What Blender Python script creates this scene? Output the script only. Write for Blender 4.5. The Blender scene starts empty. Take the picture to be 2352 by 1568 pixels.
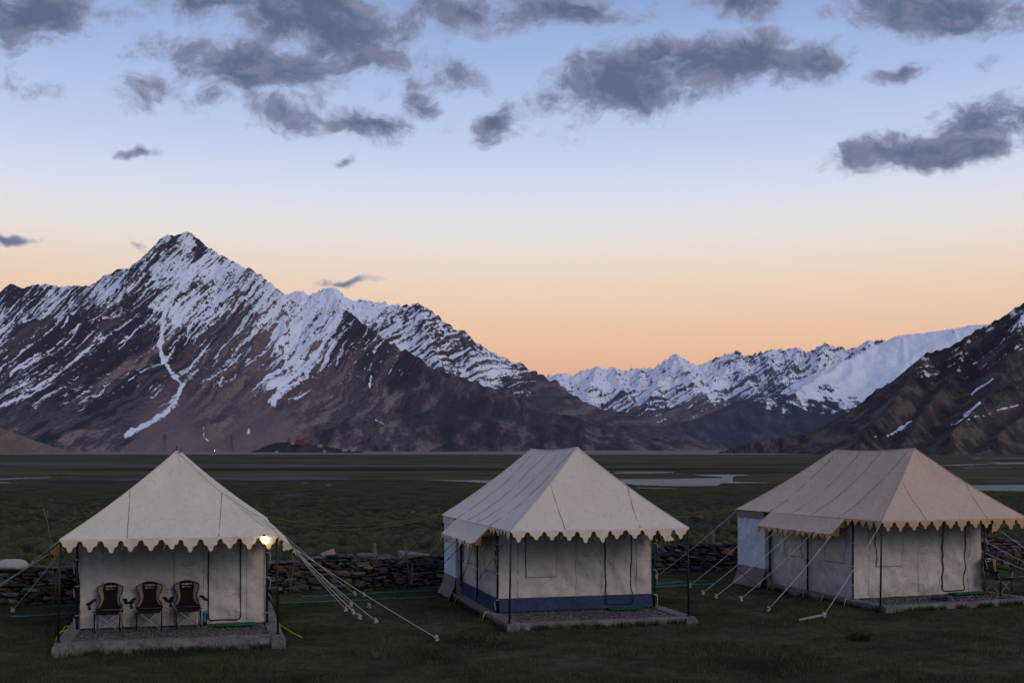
import bpy, bmesh, math, random
import numpy as np
from mathutils import Vector, Matrix

sc = bpy.context.scene
col = sc.collection
random.seed(7)
RNG = np.random.default_rng(11)

# ------------------------------------------------------------------ camera
FPX, CX, HY, CAMZ = 2630.0, 1176.0, 1040.0, 4.09     # photo at 2352 x 1568: focal length in px, centre, horizon, eye height
cam = bpy.data.cameras.new("camera")
cam.lens = 36.0 * FPX / 2352.0
cam.sensor_width = 36.0
cam.shift_y = (HY - 784.0) / 2352.0
cam.clip_start = 0.5
cam.clip_end = 90000.0
camo = bpy.data.objects.new("camera", cam)
col.objects.link(camo)
camo.location = (0, 0, CAMZ)
camo.rotation_euler = (math.radians(90), 0, 0)
sc.camera = camo

def lin(c):
    return tuple(((x / 255.0) / 12.92 if x / 255.0 <= 0.04045 else ((x / 255.0 + 0.055) / 1.055) ** 2.4) for x in c)

# ------------------------------------------------------------------ node helper
class NT:
    def __init__(self, tree):
        self.t = tree; self.n = tree.nodes; self.l = tree.links
    def new(self, kind, **kw):
        nd = self.n.new(kind)
        for k, v in kw.items():
            setattr(nd, k, v)
        return nd
    def put(self, sock, v):
        if hasattr(v, "is_linked") or isinstance(v, bpy.types.NodeSocket):
            self.l.new(v, sock)
        else:
            sock.default_value = v
    def m(self, op, a, b=None, c=None, clamp=False):
        nd = self.new('ShaderNodeMath', operation=op); nd.use_clamp = clamp
        self.put(nd.inputs[0], a)
        if b is not None: self.put(nd.inputs[1], b)
        if c is not None: self.put(nd.inputs[2], c)
        return nd.outputs[0]
    def vm(self, op, a, b=None, scale=None):
        nd = self.new('ShaderNodeVectorMath', operation=op)
        self.put(nd.inputs[0], a)
        if b is not None: self.put(nd.inputs[1], b)
        if scale is not None: self.put(nd.inputs['Scale'], scale)
        return nd.outputs['Value'] if op in ('DOT_PRODUCT', 'LENGTH') else nd.outputs[0]
    def smooth(self, x, lo, hi):
        nd = self.new('ShaderNodeMapRange', interpolation_type='SMOOTHSTEP')
        self.put(nd.inputs[0], x); self.put(nd.inputs[1], lo); self.put(nd.inputs[2], hi)
        return nd.outputs[0]
    def noise(self, vec, scale, detail=5, rough=0.55, dist=0.0, lac=2.0):
        nd = self.new('ShaderNodeTexNoise')
        if vec is not None: self.l.new(vec, nd.inputs['Vector'])
        nd.inputs['Scale'].default_value = scale; nd.inputs['Detail'].default_value = detail
        nd.inputs['Roughness'].default_value = rough; nd.inputs['Distortion'].default_value = dist
        nd.inputs['Lacunarity'].default_value = lac
        return nd.outputs['Fac']
    def noisec(self, vec, scale, detail=3, rough=0.5):
        nd = self.new('ShaderNodeTexNoise')
        self.l.new(vec, nd.inputs['Vector'])
        nd.inputs['Scale'].default_value = scale; nd.inputs['Detail'].default_value = detail
        nd.inputs['Roughness'].default_value = rough
        return nd.outputs['Color']
    def mix(self, f, a, b, blend='MIX'):
        nd = self.new('ShaderNodeMix', data_type='RGBA', blend_type=blend)
        self.put(nd.inputs[0], f)
        for s, v in ((nd.inputs[6], a), (nd.inputs[7], b)):
            if isinstance(v, tuple) and len(v) == 3: v = v + (1.0,)
            self.put(s, v)
        return nd.outputs[2]
    def ramp(self, f, stops, interp='LINEAR'):
        nd = self.new('ShaderNodeValToRGB'); nd.color_ramp.interpolation = interp
        els = nd.color_ramp.elements
        while len(els) < len(stops): els.new(0.5)
        for e, (p, c) in zip(els, stops):
            e.position = p; e.color = tuple(c) + (1.0,)
        self.put(nd.inputs[0], f)
        return nd.outputs[0]
    def sep(self, v):
        nd = self.new('ShaderNodeSeparateXYZ'); self.l.new(v, nd.inputs[0]); return nd.outputs
    def comb(self, x, y, z):
        nd = self.new('ShaderNodeCombineXYZ')
        for s, v in zip(nd.inputs, (x, y, z)): self.put(s, v)
        return nd.outputs[0]

# ------------------------------------------------------------------ world: dusk sky with clouds (by direction)
SUN_EL = math.radians(1.0)
world = bpy.data.worlds.new("World"); sc.world = world; world.use_nodes = True
W = NT(world.node_tree)
bg = W.n['Background']
tc = W.new('ShaderNodeTexCoord')
D = W.vm('NORMALIZE', tc.outputs['Generated'])
dx, dy, dz = W.sep(D)
hl = W.m('SQRT', W.m('ADD', W.m('MULTIPLY', dx, dx), W.m('MULTIPLY', dy, dy)))
facing = W.m('DIVIDE', dy, W.m('MAXIMUM', hl, 0.001))          # 1 towards the sunset, -1 away from it
zz = W.m('MAXIMUM', dz, 0.0)
glow = [(0.0, (222, 148, 122)), (0.06, (243, 181, 142)), (0.10, (246, 200, 158)), (0.145, (240, 214, 188)),
        (0.185, (232, 225, 219)), (0.22, (214, 220, 236)), (0.255, (193, 206, 235)), (0.305, (168, 189, 227)),
        (0.37, (138, 163, 210)), (0.55, (104, 134, 192)), (1.0, (76, 104, 166))]
away = [(0.0, (128, 136, 172)), (0.12, (150, 148, 182)), (0.25, (134, 146, 190)), (0.5, (104, 128, 184)), (1.0, (76, 104, 166))]
sky_front = W.ramp(zz, [(p, lin(c)) for p, c in glow])
sky_back = W.ramp(zz, [(p, lin(c)) for p, c in away])
# the afterglow is strongest over the valley gap and pales to either side
off_ = W.m('ABSOLUTE', W.m('SUBTRACT', W.m('DIVIDE', dx, W.m('MAXIMUM', hl, 0.001)), 0.10))
pale = W.m('MULTIPLY', W.smooth(off_, 0.08, 0.55), W.m('SUBTRACT', 1.0, W.smooth(zz, 0.10, 0.20)))
sky_front = W.mix(W.m('MULTIPLY', pale, 0.45), sky_front, lin((228, 198, 178)))
base = W.mix(W.smooth(facing, -0.5, 0.75), sky_back, sky_front)
nish = W.new('ShaderNodeTexSky', sky_type='NISHITA')
nish.sun_disc = False; nish.sun_elevation = SUN_EL; nish.sun_rotation = 0.0
nish.altitude = 4000.0; nish.dust_density = 1.0
sky = W.mix(1.0, base, W.vm('SCALE', nish.outputs[0], scale=0.0012), 'ADD')
# cloud banks: centre and half-size in tangent units (x/y, z/y), tilt, weight
def B(px, py, rx, ry, rot=0.0, wgt=1.0):
    return ((px - CX) / FPX, (HY - py) / FPX, rx / FPX, ry / FPX, rot, wgt)
banks = [B(70, 40, 175, 66, 0.06, 1.15), B(710, 42, 235, 100, -0.35, 1.3), B(520, 5, 260, 50, -0.2, 1.0), B(600, 152, 225, 62, -0.05, 1.15),
         B(400, 205, 130, 60, -0.1, 0.72), B(650, 262, 90, 46, 0.05, 0.98), B(850, 288, 115, 32, -0.15, 0.98),
         B(1060, 180, 95, 48, -0.25, 0.82), B(965, 240, 60, 30, -0.5, 0.74), B(1140, 292, 58, 38, 0.2, 0.86),
         B(1080, 25, 150, 40, -0.05, 0.95), B(1300, 30, 190, 42, -0.05, 0.95), B(1445, 195, 155, 74, 0.18, 1.25),
         B(1690, 140, 215, 60, 0.04, 1.28), B(1500, 120, 80, 44, 0.2, 1.0), B(1880, 140, 90, 48, 0.0, 0.95),
         B(1705, 10, 95, 38, -0.1, 1.05), B(2140, 20, 220, 58, -0.08, 1.1), B(2080, 165, 85, 20, 0.25, 0.8),
         B(2250, 155, 50, 24, 0.2, 0.66), B(2270, 285, 160, 52, 0.2, 1.0), B(2070, 352, 150, 46, 0.12, 1.1), B(2230, 345, 150, 38, 0.1, 1.1),
         B(335, 347, 55, 11, 0.1, 0.72), B(795, 642, 75, 11, 0.0, 0.82), B(30, 553, 80, 10, 0.05, 0.85), B(315, 552, 26, 12, -0.3, 0.7),
         B(790, 368, 34, 12, 0.3, 0.56), B(60, 205, 120, 40, -0.2, 0.42), B(1280, 310, 70, 20, -0.2, 0.42), B(1010, 300, 60, 20, 0, 0.5)]
iy = W.m('DIVIDE', 1.0, W.m('MAXIMUM', dy, 0.02))
tu = W.m('MULTIPLY', dx, iy); tv = W.m('MULTIPLY', dz, iy)
front = W.smooth(dy, 0.25, 0.45)
P2 = W.comb(tu, tv, 0.0)
warp = W.vm('SUBTRACT', W.noisec(P2, 16.0, 3, 0.6), (0.5, 0.5, 0.5))
P3 = W.vm('ADD', P2, W.vm('SCALE', warp, scale=0.034))
cov = None
for (bu, bv, ru, rv, rot, wt) in banks:
    mp = W.new('ShaderNodeMapping', vector_type='TEXTURE')
    mp.inputs['Location'].default_value = (bu, bv, 0); mp.inputs['Rotation'].default_value = (0, 0, rot); mp.inputs['Scale'].default_value = (ru * 1.75, rv * 1.75, 1)
    W.l.new(P3, mp.inputs['Vector'])
    gt = W.new('ShaderNodeTexGradient', gradient_type='SPHERICAL'); W.l.new(mp.outputs[0], gt.inputs[0])
    g = W.m('MULTIPLY', gt.outputs['Fac'], wt * 1.12)
    cov = g if cov is None else W.m('SMOOTH_MAX', cov, g, 0.1)
n1 = W.noise(W.vm('MULTIPLY', P3, (1.0, 1.35, 1.0)), 19.0, 8, 0.68, 0.25)
dens_f = W.m('ADD', W.m('SUBTRACT', cov, 0.08), W.m('MULTIPLY', W.m('SUBTRACT', n1, 0.5), W.m('MINIMUM', 2.3, W.m('MULTIPLY_ADD', cov, 7.0, 0.9))))
# outside the picture the same broken cloud goes on
n2 = W.noise(W.vm('MULTIPLY', D, (1.0, 1.0, 1.6)), 4.2, 5, 0.6, 0.4)
dens_g = W.m('MULTIPLY', W.m('ADD', W.m('SUBTRACT', n2, 0.47), 0.45), W.smooth(dz, 0.22, 0.45))
inframe = W.m('MULTIPLY', front, W.m('SUBTRACT', 1.0, W.smooth(tv, 0.40, 0.52)))
inframe = W.m('MULTIPLY', inframe, W.m('SUBTRACT', 1.0, W.smooth(W.m('ABSOLUTE', tu), 0.46, 0.6)))
dens = W.m('ADD', W.m('MULTIPLY', dens_f, inframe), W.m('MULTIPLY', dens_g, W.m('SUBTRACT', 1.0, inframe)))
alpha = W.smooth(dens, 0.17, 0.68)
core = W.smooth(dens, 0.4, 0.95)
cl_edge = W.mix(W.smooth(dz, 0.12, 0.3), lin((158, 156, 170)), lin((138, 146, 176)))
cl_col = W.mix(core, cl_edge, lin((84, 97, 126)))
n1b = W.noise(W.vm('ADD', W.vm('MULTIPLY', P3, (1.0, 1.35, 1.0)), (0.010, 0.014, 0.0)), 19.0, 5, 0.62, 0.25)
shade = W.m('MULTIPLY_ADD', W.m('SUBTRACT', n1, n1b), 1.6, 0.5)
cl_col = W.mix(W.m('MULTIPLY', W.smooth(shade, 0.42, 0.78), 0.45), cl_col, lin((142, 142, 164)))
final = W.mix(W.m('MULTIPLY', alpha, 0.96), sky, cl_col)
W.l.new(final, bg.inputs[0]); bg.inputs[1].default_value = 1.0
world.cycles.sampling_method = 'MANUAL'; world.cycles.sample_map_resolution = 256

# ------------------------------------------------------------------ soft dusk sun (added warm fill from behind right, opposite the afterglow)
sun = bpy.data.lights.new("sun", 'SUN'); sun.energy = 0.8; sun.angle = math.radians(28); sun.color = (1.0, 0.88, 0.77)
suno = bpy.data.objects.new("sun", sun); col.objects.link(suno)
suno.rotation_euler = (math.radians(64), 0, math.radians(40))

sc.view_settings.view_transform = 'Standard'; sc.view_settings.look = 'None'
sc.view_settings.exposure = 0.12; sc.view_settings.gamma = 1.0; sc.view_settings.use_curve_mapping = False
sc.render.engine = 'CYCLES'
sc.cycles.use_denoising = True
sc.cycles.max_bounces = 6; sc.cycles.diffuse_bounces = 2; sc.cycles.glossy_bounces = 2

# ------------------------------------------------------------------ object helpers
def tag(o, label=None, category=None, group=None, kind=None):
    if label: o["label"] = label
    if category: o["category"] = category
    if group: o["group"] = group
    if kind: o["kind"] = kind
    return o
def empty(name, loc=(0, 0, 0), rz=0.0, label=None, category=None, group=None):
    o = bpy.data.objects.new(name, None); col.objects.link(o)
    o.empty_display_size = 0.2
    o.location = loc; o.rotation_euler = (0, 0, rz)
    return tag(o, label, category, group)
def link(name, me, mat=None, parent=None, smooth=False):
    if mat is not None and len(me.materials) == 0: me.materials.append(mat)
    if smooth: me.polygons.foreach_set("use_smooth", [True] * len(me.polygons))
    o = bpy.data.objects.new(name, me); col.objects.link(o)
    if parent is not None: o.parent = parent
    return o
def np_mesh(name, verts, faces):
    """faces: (n,4) or (n,3) int array"""
    me = bpy.data.meshes.new(name)
    verts = np.asarray(verts, dtype=np.float32); faces = np.asarray(faces, dtype=np.int32)
    k = faces.shape[1]
    me.vertices.add(len(verts)); me.vertices.foreach_set("co", verts.ravel())
    me.loops.add(faces.size); me.loops.foreach_set("vertex_index", faces.ravel())
    me.polygons.add(len(faces))
    me.polygons.foreach_set("loop_start", np.arange(0, faces.size, k, dtype=np.int32))
    me.polygons.foreach_set("loop_total", np.full(len(faces), k, dtype=np.int32))
    me.update(calc_edges=True)
    return me
def grid_faces(nr, nc):
    i = np.arange(nr - 1)[:, None] * nc + np.arange(nc - 1)[None, :]
    i = i.ravel()
    return np.stack([i, i + 1, i + nc + 1, i + nc], 1)
def attr(me, name, vals):
    a = me.attributes.new(name, 'FLOAT', 'POINT'); a.data.foreach_set("value", np.asarray(vals, dtype=np.float32))
def new_mat(name):
    m = bpy.data.materials.new(name); m.use_nodes = True
    N = NT(m.node_tree); b = m.node_tree.nodes['Principled BSDF']
    b.inputs['Roughness'].default_value = 0.85
    b.inputs['Specular IOR Level'].default_value = 0.25
    return m, N, b

# numpy gradient noise
_perm = np.random.default_rng(3).permutation(4096)
_ang = np.random.default_rng(4).random(4096) * 2 * np.pi
_gx, _gy = np.cos(_ang), np.sin(_ang)
def pn(x, y, seed=0):
    xi = np.floor(x).astype(np.int64); yi = np.floor(y).astype(np.int64)
    xf = x - xi; yf = y - yi
    def h(a, b): return _perm[(_perm[(a + seed * 131) & 4095] + b) & 4095]
    def gr(a, b, fx, fy):
        k = h(a, b); return _gx[k] * fx + _gy[k] * fy
    sx = xf * xf * xf * (xf * (xf * 6 - 15) + 10); sy = yf * yf * yf * (yf * (yf * 6 - 15) + 10)
    n00 = gr(xi, yi, xf, yf); n10 = gr(xi + 1, yi, xf - 1, yf)
    n01 = gr(xi, yi + 1, xf, yf - 1); n11 = gr(xi + 1, yi + 1, xf - 1, yf - 1)
    return ((n00 * (1 - sx) + n10 * sx) * (1 - sy) + (n01 * (1 - sx) + n11 * sx) * sy) * 1.5
def fbm(x, y, o=5, seed=0, gain=0.5):
    s = 0; a = 1.0; t = 0
    for i in range(o):
        s = s + a * pn(x * 2 ** i, y * 2 ** i, seed + i); t += a; a *= gain
    return s / t
def ridged(x, y, o=5, seed=0, gain=0.5):
    s = 0; a = 1.0; t = 0; w = 1.0
    for i in range(o):
        n = (1 - np.abs(pn(x * 2 ** i, y * 2 ** i, seed + i))) ** 2 * w
        s = s + a * n; t += a; a *= gain; w = np.clip(n * 1.6, 0, 1)
    return s / t
def sstep(a, b, x):
    t = np.clip((x - a) / (b - a), 0, 1); return t * t * (3 - 2 * t)
def G(px, py, z=0.0):
    """photo pixel on the level z"""
    Y = (CAMZ - z) * FPX / (py - HY); return Vector(((px - CX) / FPX * Y, Y, z))
def AT(px, py, Y):
    """photo pixel at the distance Y"""
    return Vector(((px - CX) / FPX * Y, Y, CAMZ + (HY - py) / FPX * Y))
# ================================================================== mountains
def snow_rock(name, strata_n, strata_scale, tan=(0.265, 0.19, 0.158), mid=(0.138, 0.096, 0.094), dark=(0.032, 0.027, 0.037),
              snow_noise=1.0, streak=(1.0, 1.0, 1.0), fine=1.0, snow_shift=0.0):
    m, N, b = new_mat(name)
    tcn = N.new('ShaderNodeTexCoord'); P = tcn.outputs['Object']
    at = N.new('ShaderNodeAttribute', attribute_name='snow'); sn = at.outputs['Fac']
    at2 = N.new('ShaderNodeAttribute', attribute_name='tint'); ti = at2.outputs['Fac']
    at3 = N.new('ShaderNodeAttribute', attribute_name='strat'); stw = at3.outputs['Fac']
    n = Vector(strata_n).normalized()
    a1 = n.cross(Vector((0, 1, 0))).normalized(); a2 = n.cross(a1).normalized()
    wob = N.m('MULTIPLY', N.m('SUBTRACT', N.noise(P, 0.0016, 4, 0.55), 0.5), 260.0)
    s = N.m('ADD', N.vm('DOT_PRODUCT', P, tuple(n)), wob)
    q1 = N.vm('DOT_PRODUCT', P, tuple(a1)); q2 = N.vm('DOT_PRODUCT', P, tuple(a2))
    S = N.comb(N.m('MULTIPLY', s, strata_scale), N.m('MULTIPLY', q1, strata_scale * 0.055), N.m('MULTIPLY', q2, strata_scale * 0.055))
    band = N.noise(S, 1.0, 5, 0.65)                                # bedding
    band2 = N.noise(S, 3.1, 4, 0.6)
    cband = N.noise(S, 0.55, 6, 0.62)
    iso = N.noise(N.vm('MULTIPLY', P, (1.0, 0.25, 0.42)), 0.012 * fine, 6, 0.66)
    iso2 = N.noise(P, 0.05 * fine, 4, 0.6)
    bmix = N.m('ADD', N.m('MULTIPLY', band, stw), N.m('MULTIPLY', iso, N.m('SUBTRACT', 1.0, stw)))
    cmix = N.m('ADD', N.m('MULTIPLY', cband, stw), N.m('MULTIPLY', iso, N.m('SUBTRACT', 1.0, stw)))
    cmix = N.m('MULTIPLY_ADD', N.m('SUBTRACT', cmix, 0.5), 1.95, 0.5)
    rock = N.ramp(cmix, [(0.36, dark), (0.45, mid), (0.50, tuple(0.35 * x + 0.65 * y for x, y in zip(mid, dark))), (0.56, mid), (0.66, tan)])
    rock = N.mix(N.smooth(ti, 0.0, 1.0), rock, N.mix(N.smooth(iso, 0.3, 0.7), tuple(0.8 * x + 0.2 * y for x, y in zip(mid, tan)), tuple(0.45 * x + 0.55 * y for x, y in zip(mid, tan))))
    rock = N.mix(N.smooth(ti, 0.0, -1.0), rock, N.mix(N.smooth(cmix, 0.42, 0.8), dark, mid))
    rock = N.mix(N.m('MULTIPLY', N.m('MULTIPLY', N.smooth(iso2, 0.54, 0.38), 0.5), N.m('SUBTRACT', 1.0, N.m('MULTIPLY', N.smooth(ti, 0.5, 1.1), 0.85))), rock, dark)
    geo = N.new('ShaderNodeNewGeometry')
    jit = N.m('ADD', N.m('MULTIPLY', N.m('SUBTRACT', N.m('ADD', N.m('MULTIPLY', band, stw), N.m('MULTIPLY', iso, N.m('SUBTRACT', 1.0, stw))), 0.5), 2.2 * snow_noise),
              N.m('MULTIPLY', N.m('SUBTRACT', N.m('ADD', N.m('MULTIPLY', iso2, 0.5), N.m('MULTIPLY', band2, 0.5)), 0.5), 1.3 * snow_noise))
    sf = N.smooth(N.m('ADD', sn, N.m('ADD', jit, snow_shift)), 0.47, 0.56)
    snowc = N.mix(iso, (0.82, 0.85, 0.89), (0.90, 0.92, 0.95))
    N.l.new(N.mix(sf, rock, snowc), b.inputs['Base Color'])
    b.inputs['Specular IOR Level'].default_value = 0.05
    b.inputs['Roughness'].default_value = 0.95
    bp = N.new('ShaderNodeBump'); bp.inputs['Strength'].default_value = 0.8; bp.inputs['Distance'].default_value = 14.0
    N.l.new(N.m('ADD', N.m('MULTIPLY', iso2, 0.5), N.m('MULTIPLY', bmix, N.m('SUBTRACT', 1.6, sf))), bp.inputs['Height'])
    N.l.new(bp.outputs[0], b.inputs['Normal'])
    return m

def box_mesh_(lo, hi):
    v = [(x, y, z) for x in (lo[0], hi[0]) for y in (lo[1], hi[1]) for z in (lo[2], hi[2])]
    f = [(0, 1, 3, 2), (4, 6, 7, 5), (0, 4, 5, 1), (2, 3, 7, 6), (0, 2, 6, 4), (1, 5, 7, 3)]
    me = bpy.data.meshes.new("haze"); me.from_pydata(v, [], f); me.update(); return me
def ridge_height(X, Y, ridges):
    """union of ridges: each a polyline of (x, y, z) with a fall of slope s and a concave run-out"""
    h = np.full(X.shape, -400.0)
    for pts, s, k in ridges:
        for (x0, y0, z0), (x1, y1, z1) in zip(pts[:-1], pts[1:]):
            ex, ey = x1 - x0, y1 - y0; L2 = ex * ex + ey * ey + 1e-6
            t = np.clip(((X - x0) * ex + (Y - y0) * ey) / L2, 0, 1)
            d = np.hypot(X - x0 - t * ex, Y - y0 - t * ey)
            z = z0 + (z1 - z0) * t
            Hh = np.maximum(z, 1.0) * k + 20.0
            h = np.maximum(h, z - Hh * (1 - np.exp(-s * d / Hh)))
    return h
def idw(u, v, ctrl, power=2.2, soft=12.0):
    """smooth field through scattered control values given at photo pixels"""
    num = np.zeros(u.shape); den = np.zeros(u.shape)
    for (cu, cv, val) in ctrl:
        w = 1.0 / (((u - cu) ** 2 + (v - cv) ** 2) + soft * soft) ** (power / 2 + 0.5)
        num += w * val; den += w
    return num / den
def poly_dist(u, v, pts):
    d = np.full(u.shape, 1e9)
    for (x0, y0), (x1, y1) in zip(pts[:-1], pts[1:]):
        ex, ey = x1 - x0, y1 - y0; t = np.clip(((u - x0) * ex + (v - y0) * ey) / (ex * ex + ey * ey + 1e-9), 0, 1)
        d = np.minimum(d, np.hypot(u - x0 - t * ex, v - y0 - t * ey))
    return d
def R(s, k, *pts):
    return ([tuple(AT(*p)) for p in pts], s, k)

def mountain(name, label, ur, du, yr, dyr, ridges, mat, amp, wl, strata, snow_ctrl, seed, couloirs=(), tint_ctrl=((0, 0, 0.0),), strat=1.0, zmin=-15.0, jag=0.0, run=600.0, edge=70.0, wtop=120.0, fans=()):
    us = np.arange(ur[0], ur[1] + du, du); ys = np.arange(yr[0], yr[1] + dyr, dyr)
    U, Yg = np.meshgrid(us, ys)
    X = (U - CX) / FPX * Yg
    wx = X + wl * 0.22 * fbm(X / wl, Yg / wl, 3, seed + 50); wy = Yg + wl * 0.22 * fbm(X / wl + 9.1, Yg / wl, 3, seed + 60)
    mixw = 0.55
    h = ridge_height(X * (1 - mixw) + wx * mixw, Yg * (1 - mixw) + wy * mixw, ridges)
    h0 = ridge_height(X, Yg, ridges)
    h = np.where(h0 > h + 60, h * 0.3 + h0 * 0.7, 0.35 * h + 0.65 * h0)
    top = np.clip(h / max(h.max(), 1), 0, 1)
    rg = ridged(wx / wl, wy / wl, 6, seed, 0.55)
    det = fbm(X / (wl * 0.12), Yg / (wl * 0.12), 5, seed + 20, 0.6)
    wgt = sstep(-5, wtop, h) * (0.35 + 0.65 * sstep(0.05, 0.5, top))
    dm = np.full(X.shape, 1e9)
    for (x0, y0, z0), (x1, y1, z1) in zip(ridges[0][0][:-1], ridges[0][0][1:]):
        ex, ey = x1 - x0, y1 - y0; tq = np.clip(((X - x0) * ex + (Yg - y0) * ey) / (ex * ex + ey * ey + 1e-6), 0, 1)
        dm = np.minimum(dm, np.hypot(X - x0 - tq * ex, Yg - y0 - tq * ey))
    prox = np.exp(-(dm / (wl * 0.30)) ** 2)                        # keep the crest line where it is
    h = h * (1 - prox) + h0 * prox
    h = h + (amp * (rg - 0.62) * (1 - 0.88 * prox) + amp * 0.16 * det * (1 - 0.5 * prox)) * wgt
    if strata is not None:
        n, lam, sa = strata; n = Vector(n).normalized()
        s = X * n.x + Yg * n.y + h * n.z + 60 * fbm(X / 900, Yg / 900, 3, seed + 33)
        ph = s / lam + 0.6 * fbm(s / lam * 0.7, s * 0 + 3.3, 3, seed + 35)
        saw = ph - np.floor(ph)
        ph2 = s / (lam * 0.37); saw2 = ph2 - np.floor(ph2)
        h = h + (sa * (np.where(saw < 0.75, saw / 0.75, (1 - saw) / 0.25) - 0.5) + 0.35 * sa * (saw2 - 0.5)) * wgt * sstep(0.05, 0.2, top) * (1 - 0.55 * prox)
    if jag > 0:
        j = ridged(X / 95.0, Yg / 160.0, 3, seed + 70) - 0.6
        h = h + jag * j * np.maximum(sstep(0.45, 0.8, top) * 0.6, prox * sstep(0.2, 0.5, top))
    h = h * sstep(yr[0], yr[0] + run, Yg) + zmin * (1 - sstep(yr[0], yr[0] + run * 0.6, Yg))
    ef = sstep(ur[0], ur[0] + edge, U) * sstep(ur[1], ur[1] - edge, U)
    h = h * ef + zmin * (1 - ef)
    h = np.maximum(h, zmin)
    V = HY - (h - CAMZ) / Yg * FPX
    # snow by place on the face, more in hollows
    lap = np.zeros_like(h)
    hs = h
    lap[2:-2, 2:-2] = (hs[4:, 2:-2] + hs[:-4, 2:-2] + hs[2:-2, 4:] + hs[2:-2, :-4]) / 4 - hs[2:-2, 2:-2]
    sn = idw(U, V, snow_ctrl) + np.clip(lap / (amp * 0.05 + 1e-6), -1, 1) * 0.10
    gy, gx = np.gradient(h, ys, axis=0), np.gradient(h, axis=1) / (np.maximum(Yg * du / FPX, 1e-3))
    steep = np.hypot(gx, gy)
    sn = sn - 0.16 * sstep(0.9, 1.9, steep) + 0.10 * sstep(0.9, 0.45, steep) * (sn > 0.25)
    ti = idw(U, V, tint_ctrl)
    for poly in fans:                                              # smooth scree cones
        ins = np.zeros(U.shape, bool); uu, vv = U + 6 * fbm(U / 40, V / 40, 3, 15), V + 3 * fbm(U / 30 + 5, V / 30, 3, 16)
        for i in range(len(poly)):
            x0, y0 = poly[i]; x1, y1 = poly[(i + 1) % len(poly)]
            ins ^= ((y0 > vv) != (y1 > vv)) & (uu < (x1 - x0) * (vv - y0) / (y1 - y0 + 1e-12) + x0)
        ti = np.where(ins, 1.25, ti); sn = np.where(ins, -1.0, sn)
    for pts, wdt, val in couloirs:
        d = poly_dist(U + 5 * fbm(U / 30, V / 30, 2, 5), V + 5 * fbm(U / 30 + 7, V / 30, 2, 6), pts)
        sn = np.maximum(sn, val - 0.12 - (d / (wdt * (1.0 + 0.9 * fbm(U / 22, V / 22, 3, 8)))) * 0.42)
    st = strat * sstep(0.05, 0.2, top) * (1 - 0.35 * sstep(0.5, 0.9, top))
    me = np_mesh(name, np.stack([X, Yg, h], -1).reshape(-1, 3), grid_faces(len(ys), len(us)))
    attr(me, 'snow', sn.ravel()); attr(me, 'tint', ti.ravel()); attr(me, 'strat', st.ravel())
    o = link(name, me, mat, smooth=True)
    tag(o, label, None, None, 'structure')
    return o

# --- the big striped mountain on the left, its dark pyramid spur and long right-hand slope
NS = (-0.86, -0.08, 0.50)
matA = snow_rock("striped_rock", NS, 0.026, snow_shift=-0.03)
ridA = [
    R(1.0, 1.30, (-120, 700, 9000), (0, 683, 8800), (22, 652, 8700), (60, 660, 8700), (85, 650, 8700), (130, 656, 8700), (205, 655, 8500), (225, 640, 8450),
      (262, 620, 8350), (300, 610, 8300), (330, 590, 8200), (352, 568, 8100), (375, 545, 8020), (386, 540, 8000), (400, 542, 8000), (420, 533, 8000), (440, 536, 7980), (458, 549, 7960), (470, 560, 7950),
      (500, 580, 7900), (540, 600, 7800), (570, 614, 7700), (600, 632, 7600), (630, 656, 7500), (650, 672, 7450), (680, 694, 7380), (705, 722, 7300), (760, 712, 7200), (795, 711, 7150), (819, 731, 7050)),
    R(0.95, 1.35, (375, 640, 7750), (365, 665, 7600), (300, 702, 7350), (245, 705, 7200), (180, 708, 7050), (90, 738, 6850), (0, 775, 6650), (-120, 835, 6400)),
    R(0.95, 1.35, (370, 665, 7600), (352, 730, 7300), (330, 800, 6950), (290, 880, 6500), (230, 960, 6050), (160, 1010, 5600)),
    R(0.95, 1.35, (500, 590, 7850), (540, 655, 7500), (590, 720, 7200), (585, 790, 6850), (555, 860, 6450), (520, 930, 6100), (500, 1000, 5700)),
    R(0.95, 1.4, (440, 660, 7650), (450, 740, 7250), (440, 800, 6950), (425, 850, 6650)),
    R(0.95, 1.4, (640, 668, 7480), (660, 730, 7200), (640, 790, 6900), (610, 850, 6600), (585, 900, 6300), (570, 960, 5950)),
    R(0.85, 1.30, (819, 731, 7050), (780, 775, 6800), (752, 815, 6600), (745, 850, 6450), (700, 900, 6150), (650, 925, 5950), (640, 975, 5700)),
    R(0.62, 1.25, (819, 731, 7050), (866, 766, 7000), (901, 782, 6950), (936, 798, 6900), (960, 812, 6850), (980, 828, 6820), (1010, 843, 6800), (1060, 866, 6780),
      (1120, 893, 6750), (1206, 927, 6700), (1303, 966, 6650), (1425, 1005, 6600), (1520, 1022, 6550), (1620, 1033, 6500)),
    R(0.80, 1.3, (850, 760, 7000), (850, 820, 6700), (870, 880, 6350), (900, 950, 5900), (930, 1005, 5500)),
    R(0.80, 1.3, (800, 745, 6950), (790, 830, 6500), (770, 910, 6050), (790, 980, 5600)),
    R(0.42, 1.15, (392, 955, 6050), (392, 962, 6000)), R(0.42, 1.15, (603, 962, 5950), (603, 970, 5900)), R(0.42, 1.15, (540, 985, 5800), (540, 990, 5760)), R(0.4, 1.15, (480, 985, 5800), (480, 990, 5760)),
    R(0.38, 1.15, (250, 985, 5900), (250, 990, 5850)), R(0.35, 1.15, (945, 985, 5900), (960, 1000, 5800)),
    R(0.70, 1.3, (960, 815, 6800), (1000, 900, 6350), (1040, 965, 5950), (1090, 1010, 5600)),
]
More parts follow.
